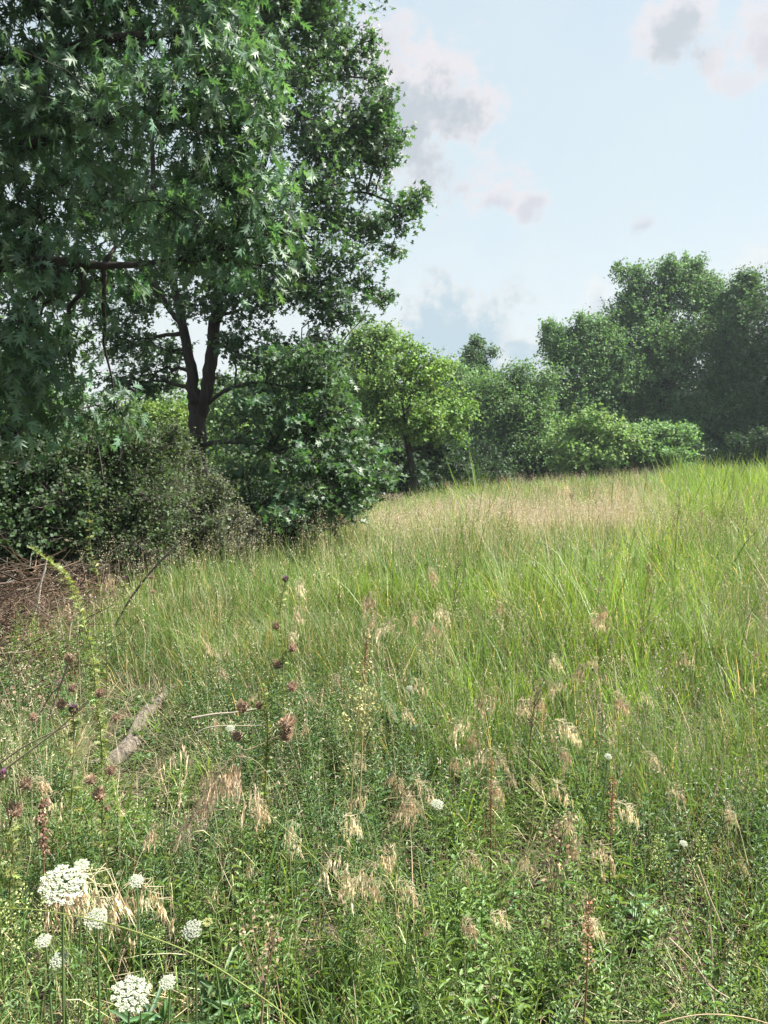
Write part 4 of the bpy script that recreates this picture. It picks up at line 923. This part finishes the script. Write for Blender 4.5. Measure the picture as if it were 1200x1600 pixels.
while nb < 190:
    y = float(U(1.55 ** 1.3, 5.6 ** 1.3)) ** (1 / 1.3); x = float(U(-1, 1)) * (.5 * y + .15)
    if x < field_edge(y) + .3 or by_log(x, y) > .3 or near_open(x, y) > .3 or vnoise(x, y, .7, 21) < .35: continue
    i = int(rng.integers(0, 5)); s = float(U(.6, 1.05)) * (.8 if y < 2.2 else 1)
    lab = WL['m'] if (y > 3.3 and x < -.22 * y) else WL['l'] if x < -.16 * y else WL['n'] if x < .19 * y else WL['r']
    dup(W[i], gp(x, y), float(U(0, 6.28)), s, lab, tilt=.18); nb += 1

# broad-bladed bright grass tufts
def tuft_mesh(nb_, h, w, col, sd):
    mb = MB(); n = nb_; a = U(0, 6.28, n); r = np.abs(rng.normal(0, .03, n))
    blades(mb, np.cos(a) * r, np.sin(a) * r, U(.55, 1.1, n) * h, U(.6, 1.2, n) * w, np.abs(rng.normal(.12, .15, n)), a + rng.normal(0, .4, n), U(.3, 1.3, n), vary(col, n, .18, .08), 7, z0=np.zeros(n))
    return mb
TL = {'r': 'tuft of broad arching bright green grass right of centre', 'f': 'tuft of tall bright grass in the sunny stand at the far right', 'b': 'small broad-bladed green grass tuft low in the foreground', 'm': 'tuft of broad green grass blades in the middle meadow'}
def tuft(loc, label, *a):
    o = a and tuft_mesh(*a).build('grass_tuft', M_GRASS); o.location = tuple(loc); return tag(o, label, 'grass tuft', 'broad-bladed grass tufts')
TF = [tuft(gp(1.5, 6.2), TL['r'], 26, .60, .011, (.16, .26, .05), 1), tuft(gp(2.1, 7.0), TL['r'], 34, .72, .010, (.19, .29, .055), 2), tuft(gp(.45, 2.3), TL['b'], 12, .26, .008, (.16, .25, .05), 3), tuft(gp(1.1, 5.0), TL['r'], 20, .5, .009, (.12, .21, .055), 4)]
def tcopy(i, x, y, s, lab):
    o = TF[i].copy(); COL.objects.link(o); o.location = tuple(gp(x, y)); o.rotation_euler = (U(-.1, .1), U(-.1, .1), U(0, 6.28)); o.scale = (s, s, s * U(.85, 1.1)); o['label'] = lab
nb = 0
while nb < 250:
    m = rng.random()
    if m < .42: y = float(U(4.6, 10)); x = float(rng.normal(.30, .12)) * y; lab = TL['r']; i = [0, 1, 3][nb % 3]; s = float(U(.65, 1.1))
    elif m < .66: y = float(U(12, 26)); x = .36 * y + float(U(-.25, 1)) * .12 * y; lab = TL['f']; i = nb % 2; s = float(U(1.0, 1.6))
    elif m < .86: y = float(U(1.7, 3.8)); x = float(U(-.42, .45)) * y; lab = TL['b']; i = 2; s = float(U(.6, 1.5))
    else: y = float(U(5, 13)); x = float(U(-.2, .2)) * y; lab = TL['m']; i = [0, 3][nb % 2]; s = float(U(.5, .8))
    if near_open(x, y) > .3 or x < field_edge(y) + .3: continue
    tcopy(i, x, y, s, lab); nb += 1
for px, py in ((610, 1190), (545, 1180), (370, 1290), (650, 1470), (630, 1520), (735, 1420), (860, 1500), (930, 1440), (215, 1120), (250, 1110)):
    p = hit(px, py, .18); tcopy(2, p[0], p[1], 1.1, TL['b'])

DT = tuft(gp(2.0, 4.2), 'x', 60, .42, .0035, (.42, .36, .24), 5); DT['group'] = 'bleached straw tufts'
DT['label'] = 'bleached straw tuft slumped over at the right edge'
for i, (px, py, lab) in enumerate([(30, 1180, 'at the left edge below the slanting dead stems'), (75, 1215, 'between the left-edge thistles and the purple-headed one'), (110, 1150, 'just below the purple-flowered thistle'), (20, 1320, 'under the shaggy tan thistle at the left edge'), (100, 1290, 'between the shaggy thistles, low on the left'),
                     (1060, 1120, 'below the bright broad grass at the right'), (1110, 1180, 'on the flattened ground at the right'), (1170, 1110, 'high on the right edge of the flattened ground'), (1010, 1230, 'left of the right-edge broad-leaved plant'), (1080, 1250, 'beside the right-edge broad-leaved plant'), (1150, 1330, 'above the bare soil at the right edge'),
                     (1185, 1220, 'at the right edge behind the broad-leaved plant'), (950, 1130, 'right of the tan tassels in the middle'), (1120, 1060, 'among bright grass at the right'), (60, 1010, 'in front of the brown brush at the left'), (130, 960, 'between the brush and the bending thistle'), (380, 905, 'at the meadow edge before the dark low bush'), (300, 930, 'at the meadow edge before the pale twiggy bush')]):
    p = hit(px, py, .15); o = DT.copy(); COL.objects.link(o); k = float(U(.8, 1.15)); o.location = tuple(under(p)); o.rotation_euler = (U(-.5, .5), U(-.5, .5), U(0, 6.28)); o.scale = (k, k, k * .7); o['label'] = 'bleached straw tuft ' + lab
# tall dry stalks standing above the grass
def stalk_proto(loc, label, h, sd, col=(.16, .11, .07)):
    root = thing('dry_stalk', loc, label, 'dry stalk', 'tall dry stalks above the grass'); sm, hd = MB(), MB()
    P = curve([(0, 0, 0), (.02, .01, h * .5), (.05, 0, h)], 14); tubes(sm, P, np.linspace(.005, .0016, 14), col, 5)
    sd_ = MB()
    for k in range(9):
        z = U(.45, .95); s = np.array([np.interp(z * 13, np.arange(14), P[:, i]) for i in range(3)]); a = U(0, 6.28); L = U(.07, .2) * (1.25 - z)
        e = s + np.array([math.cos(a) * .4, math.sin(a) * .4, 1]) * L * 1.4; tubes(sm, curve([s, s * .4 + e * .6 + (math.cos(a) * .01, 0, 0), e], 5), np.linspace(.0018, .0008, 5), col, 4)
        o = e + rng.normal(0, .014, (14, 3)); stamp(hd, DIA, o, sphere_pts(14), sphere_pts(14), U(.008, .016, 14), vary(col, 14, .3), .7)
    o = P[-1] + rng.normal(0, .014, (24, 3)) * (1, 1, 3); stamp(hd, DIA, o, sphere_pts(24), sphere_pts(24), U(.008, .016, 24), vary(col, 24, .3), .7)
    sm.build('stem', M_DRY, root); hd.build('seed_head', M_DRY, root); return root
SP_ = [(1052, 905, 770, 8.6, 'tallest thin dry stalk rising through the grass at the right'), (1090, 870, 800, 10.5, 'dry stalk just right of the tallest one'), (888, 860, 770, 12, 'pair-forming dry stalk left of the tallest one'), (866, 850, 775, 13, 'dry stalk beside the pair left of the tallest one'),
       (826, 790, 748, 26, 'dark stub-like stalk standing at the meadow crest'), (985, 760, 722, 27, 'dry stalk breaking the crest below the tallest tree'), (705, 1000, 880, 6.6, 'dry stalk in the green grass of the centre'), (775, 1060, 940, 5.6, 'dry stalk leaning in the grass right of centre'),
       (1000, 1050, 880, 6.0, 'dark leaning stalk in the bright broad grass'), (925, 1060, 900, 5.9, 'thin stalk left of the bright broad grass'), (540, 1300, 1090, 2.9, 'long yellowish stalk rising in the middle of the foreground'), (558, 1230, 1000, 3.2, 'long pale stalk behind the yellowish one'), (820, 1200, 1080, 3.6, 'brown stalk beside the tan tassels'),
       (855, 1400, 1290, 2.4, 'blackish upright stalk right of centre near the bottom'), (650, 860, 805, 17, 'dry stalk in the pinkish grass'), (795, 870, 790, 13.5, 'reddish dry stalk in the pinkish band'), (1185, 840, 760, 14, 'dry stalk at the right edge of the sunny stand'), (395, 1560, 1440, 1.9, 'dark upright stalk near the bottom left of centre')]
for i, (px, yb, yt, d, lab) in enumerate(SP_):
    b = under(at(px, yb, d)); h = max(.35, float(at(px, yt, d)[2] - b[2])); c_ = [(.16, .11, .07), (.22, .17, .11), (.10, .075, .055), (.28, .27, .12)][i % 4 if i not in (10, 11) else 3]
    stalk_proto(b, lab, h, i, c_)

# ------------------------------------------------------------------ log, twigs and long arching stems
def woody(name, label, cat, paths, mat, col=(.2, .18, .15), group=None, sides=9, rough=.15):
    base = np.array(paths[0][0][:3]); root = None; mb = MB()
    for p in paths:
        p = np.asarray(p, float); n = 8 * len(p); C = curve(p, n); Rr = C[:, 3] * (1 + rough * (rng.random(n) - .5) * 2)
        tubes(mb, C[:, :3] - base, Rr, col, sides)
    o = mb.build(name, mat, None, True); o.location = tuple(base); return tag(o, label, cat, group)
def log():
    q = lambda px, py, r, h=None: P4(hit(px, py, r * .8 if h is None else h), r)
    base = hit(160, 1192, .0)
    root = thing('fallen_log', base, 'weathered grey-brown forked log lying curved in the weeds at the left', 'log')
    for nm, path in (('trunk', [q(146, 1200, 0.0374), q(175, 1188, 0.0430), q(198, 1170, 0.0486), q(210, 1146, 0.0468), q(226, 1120, 0.0450), q(248, 1096, 0.0393), q(264, 1082, 0.0281, .06), q(281, 1066, 0.0094, .08)]),
                     ('branch', [q(200, 1172, 0.0319), q(222, 1158, 0.0299), q(243, 1150, 0.0225, .04), q(258, 1149, 0.0112, .05)])):
        p = np.array(path); n = 60; C = curve(p, n); s = 14
        mb = MB(); P = C[:, :3] - base; T = nrm(np.gradient(P, axis=0)); A = nrm(np.cross(T, (0, 1., .2))); B = np.cross(T, A)
        a = np.linspace(0, 2 * np.pi, s, endpoint=False)
        rid = 1 + .16 * np.sin(a * 5 + 1)[None] + .10 * np.sin(a * 3 + np.linspace(0, 4, n)[:, None]) + .05 * rng.normal(size=(n, s))
        Rr = C[:, 3:4] * rid
        V = P[:, None] + Rr[..., None] * (A[:, None] * np.cos(a)[:, None] + B[:, None] * np.sin(a)[:, None])
        F = [[i * s + j, i * s + (j + 1) % s, (i + 1) * s + (j + 1) % s, (i + 1) * s + j] for i in range(n - 1) for j in range(s)]
        mb.add(V.reshape(-1, 3), F, (.2, .2, .2)); mb.add(V[0], [list(range(s))[::-1]], (.2, .2, .2)); mb.add(V[-1], [list(range(s))], (.2, .2, .2))
        mb.build(nm, M_LOG, root, True)
log()
def stick(label, pts, d, r0, r1, mat, col=(.3, .3, .3), cat='twig', name='fallen_twig', group=None):
    n = len(pts); rr = np.linspace(r0, r1, n)
    return woody(name, label, cat, [[P4(at(p[0], p[1], d + (p[2] if len(p) > 2 else 0)), rr[i]) for i, p in enumerate(pts)]], mat, col, group, 7, .1)
stick('pale bleached twig lying across the weeds right of the log', [(300, 1122), (335, 1116), (368, 1113), (405, 1107)], 3.6, .006, .003, M_DRY, (.34, .31, .25))
stick('thin pale twig curving below the bleached one', [(305, 1148), (322, 1138), (350, 1134), (385, 1134), (408, 1133)], 3.4, .004, .0015, M_DRY, (.34, .31, .24))
stick('tan crooked twig at the end of the thin pale one', [(385, 1172), (405, 1165), (425, 1155), (440, 1148)], 3.2, .003, .0015, M_DRY, (.40, .33, .2))
stick('long straight dead stem slanting up from the left edge', [(-10, 1215), (40, 1178), (90, 1140), (140, 1095)], 3.0, .005, .003, M_DRY, (.30, .26, .17))
stick('second dead stem slanting beside the first at the left', [(-10, 1200), (35, 1168), (70, 1150), (118, 1128)], 3.05, .004, .003, M_DRY, (.27, .23, .15))
stick('dark slanting dead branch leaning out of the bushes', [(170, 1000), (198, 945), (230, 900), (262, 865), (290, 840)], 7.0, .013, .006, M_GREYBARK, cat='branch', name='dead_branch')
stick('pale bare branch standing in the brush at the left', [(60, 935), (64, 910), (70, 888), (74, 870)], 8.0, .016, .005, M_DRY, (.34, .31, .27), 'branch', 'dead_branch')
stick('hooked pale stem bent over in front of the brush', [(108, 1000), (110, 980), (113, 965), (120, 961), (130, 963)], 5.2, .004, .003, M_DRY, (.42, .36, .28))
stick('forked grey dead stem standing left of the yellow-green thistle', [(75, 1125), (88, 1090), (98, 1060), (107, 1035)], 3.9, .005, .003, M_DRY, (.24, .20, .16))
stick('grey dead stem curving beside the forked one', [(62, 1115), (80, 1085), (95, 1070), (108, 1035)], 4.0, .005, .003, M_DRY, (.17, .14, .11))
stick('pale straw stem lying over the bare soil at lower right', [(1090, 1352), (1108, 1400), (1125, 1440), (1130, 1455)], 2.3, .003, .0018, M_DRY, (.48, .40, .28))
stick('straw stem lying right of the bare soil', [(1108, 1445), (1112, 1480), (1113, 1520)], 2.1, .003, .002, M_DRY, (.46, .38, .28))
stick('curved pale straw arching along the bottom edge at the right', [(1030, 1600), (1075, 1588), (1120, 1585), (1175, 1592), (1230, 1610)], 1.5, .0016, .0009, M_DRY, (.46, .37, .23))
stick('diagonal straw lying across the dark soil', [(1045, 1465), (1080, 1500), (1110, 1540), (1140, 1560)], 2.0, .002, .0014, M_DRY, (.42, .34, .26))
AG = 'long arching green grass stems'
stick('long green stem arching down from the left edge under the white umbels', [(-20, 1418), (60, 1422), (150, 1438), (230, 1462), (310, 1495), (390, 1545), (450, 1590), (500, 1640)], 1.35, .0009, .0016, M_GRASS, (.20, .24, .07), 'grass stem', 'arching_grass', AG)
stick('long green stem running diagonally from the drooping tassels to the bottom', [(300, 1185, .2), (345, 1205, .15), (375, 1235, .1), (440, 1290), (520, 1370), (580, 1440), (620, 1500), (640, 1560)], 2.2, .0010, .0020, M_GRASS, (.21, .25, .08), 'grass stem', 'arching_grass', AG)
stick('thin stalk leaning across the right of the foreground', [(1075, 1335), (1105, 1270), (1125, 1210), (1140, 1140)], 2.6, .0022, .0012, M_DRY, (.42, .36, .22), 'grass stem', 'arching_grass')

def broadleaf(px, py, h, label, n, ll, col, asp=.5, spread=.16):
    p = hit(px, py, h); b = under(p); root = thing('broadleaf_plant', b, label, 'plant')
    sm, lf = MB(), MB()
    for k in range(n):
        a = U(0, 6.28); r = spread * U(.2, 1) ; e = np.array([math.cos(a) * r, math.sin(a) * r, h * U(.6, 1.15)])
        tubes(sm, curve([(0, 0, 0), e * (.4, .4, .7), e], 7), np.linspace(.0022, .0012, 7), np.array(col) * .9, 4)
        m = 7; f = U(.45, 1, m)[:, None]; o = e * f; stamp(lf, FOLD, o, sphere_pts(m) * (1, 1, .3) + e * 2, sphere_pts(m, 2.5), ll * U(.6, 1.1, m), vary(col, m, .2), asp)
    sm.build('stem', M_FORB, root); lf.build('foliage', M_FORB, root)
broadleaf(990, 1400, .26, 'bushy pale green broad-leaved plant beside the bare soil at lower right', 22, .045, (.12, .20, .085), .5, .13)
broadleaf(1150, 1235, .2, 'broad-leaved green plant at the right edge among flattened straw', 8, .085, (.10, .17, .06), .55)
broadleaf(575, 1550, .08, 'low round-leaved green rosette in the middle of the bottom edge', 9, .06, (.075, .155, .055), .75, .08)
broadleaf(345, 1545, .2, 'lance-leaved green plant at the bottom left of centre', 10, .085, (.09, .165, .07), .24, .1)
broadleaf(640, 1110, .28, 'dark broad-leaved plant in the upper middle of the foreground', 14, .06, (.07, .14, .07), .5, .2)
broadleaf(240, 1590, .2, 'dark lance-leaved clump at the bottom below the largest umbel', 12, .10, (.07, .14, .06), .2, .12)

# ------------------------------------------------------------------ labels that place each small plant by what stands next to it
def place_labels():
    marks_ = []
    for o in COL.objects:
        l = o.get('label', '')
        if o.parent or o.get('group') in ('upright leafy weeds', 'nodding tan grass plants', 'broad-bladed grass tufts'): continue
        short = LM.get(l)
        if short: marks_.append((short, o.location.x, o.location.y))
    look = {}
    for o in COL.objects:
        if o.parent is not None or o.get('group') not in ('upright leafy weeds', 'nodding tan grass plants', 'broad-bladed grass tufts'): continue
        x, y = o.location.x, o.location.y
        if o.get('category') == 'weed' and 'budding' in o.name: continue
        best = min(marks_, key=lambda m: math.hypot(m[1] - x, (m[2] - y) * .8)); dx, dy = x - best[1], y - best[2]; r = math.hypot(dx, dy)
        side = ('right of' if dx > 0 else 'left of') if abs(dx) > abs(dy) * 1.3 else ('behind' if dy > 0 else 'in front of') if abs(dy) > abs(dx) * 1.3 else ('behind and right of' if dx > 0 else 'behind and left of') if dy > 0 else ('in front and right of' if dx > 0 else 'in front left of')
        near = 'close' if r < .3 else 'a little' if r < .8 else 'well'
        k = o.data.name if o.data else o.children[0].data.name
        if k not in look: look[k] = LOOKS[o['group']][sum(1 for q in look if look[q] in LOOKS[o['group']]) % len(LOOKS[o['group']])]
        o['label'] = look[k] + ' ' + near + ' ' + side + ' the ' + best[0]
LOOKS = {'upright leafy weeds': ['tall narrow-leaved weed', 'short narrow-leaved weed', 'three-stemmed long-leaved weed', 'two-stemmed fine-leaved weed', 'two-stemmed broad-leaved weed'],
         'nodding tan grass plants': ['short tan nodding grass', 'tan nodding grass', 'tall straw-coloured nodding grass', 'tall brownish nodding grass'],
         'broad-bladed grass tufts': ['bright green grass tuft', 'big yellow-green grass tuft', 'small broad-bladed grass tuft', 'mid-green grass tuft']}
LM = {}
for key, short in (('largest open white', 'largest white umbel'), ('wide flat white', 'wide flat umbel'), ('lone round white', 'lone round umbel'), ('solitary white', 'solitary middle umbel'), ('flat white umbel beside', 'umbel by the pale twig'), ('white umbel in the grass', 'umbel above mid foreground'),
                   ('small white umbel low', 'small low right umbel'), ('tiny white umbel', 'tiny umbel by the straw'), ('white umbel far off', 'far white umbel'), ('tall yellow-green spiny', 'bending yellow-green thistle'), ('thin straight thistle', 'thin straight thistle'), ('straight green thistle', 'straight purple-headed thistle'),
                   ('branched thistle', 'branched brown-headed thistle'), ('rust-brown dock', 'rust-brown dock'), ('orange-red withered', 'orange-red dock'), ('pale pinkish-brown dock', 'pale pinkish dock'), ('short reddish dock', 'short reddish dock'), ('weathered grey-brown forked', 'weathered log'),
                   ('tallest thin dry stalk', 'tallest dry stalk'), ('pair-forming', 'paired dry stalks'), ('dry stalk in the green grass', 'centre dry stalk'), ('dry stalk leaning', 'leaning dry stalk'), ('dark leaning stalk', 'dark leaning stalk'), ('long yellowish stalk', 'long yellowish stalk'),
                   ('blackish upright', 'blackish stalk'), ('reddish dry stalk', 'reddish dry stalk'), ('dry stalk at the right edge', 'dry stalk at the right edge'), ('dark stub-like', 'dark stub on the crest'), ('dry stalk breaking', 'stalk on the crest'), ('bushy pale green broad', 'bushy broad-leaved plant'), ('broad-leaved green plant at', 'right-edge broad-leaved plant'),
                   ('low round-leaved', 'round-leaved rosette'), ('lance-leaved green', 'lance-leaved plant'), ('dark broad-leaved', 'dark broad-leaved plant'), ('pale straw stem', 'pale straw on the soil'), ('dark upright stalk', 'dark stalk near the bottom'), ('slim thistle', 'slim pink-headed thistle')):
    for o in COL.objects:
        if o.parent is None and o.get('label', '').startswith(key): LM[o['label']] = short
place_labels()

# ------------------------------------------------------------------ air
def haze():
    me = bpy.data.meshes.new('haze')
    x0, x1, y0, y1, z0, z1 = -80, 80, -20, 95, -3.5, 22
    V = [(x, y, z) for z in (z0, z1) for y in (y0, y1) for x in (x0, x1)]
    me.from_pydata(V, [], [(0, 2, 3, 1), (4, 5, 7, 6), (0, 1, 5, 4), (2, 6, 7, 3), (0, 4, 6, 2), (1, 3, 7, 5)])
    o = bpy.data.objects.new('haze', me); COL.objects.link(o)
    m, nt, N, L = nodes('haze')
    v = N('ShaderNodeVolumePrincipled'); v.inputs['Density'].default_value = .0004; v.inputs['Color'].default_value = (.78, .92, 1, 1); v.inputs['Anisotropy'].default_value = .3
    out = N('ShaderNodeOutputMaterial'); L(v.outputs[0], out.inputs['Volume']); me.materials.append(m)
    tag(o, 'thin pale summer haze', kind='stuff')
haze()
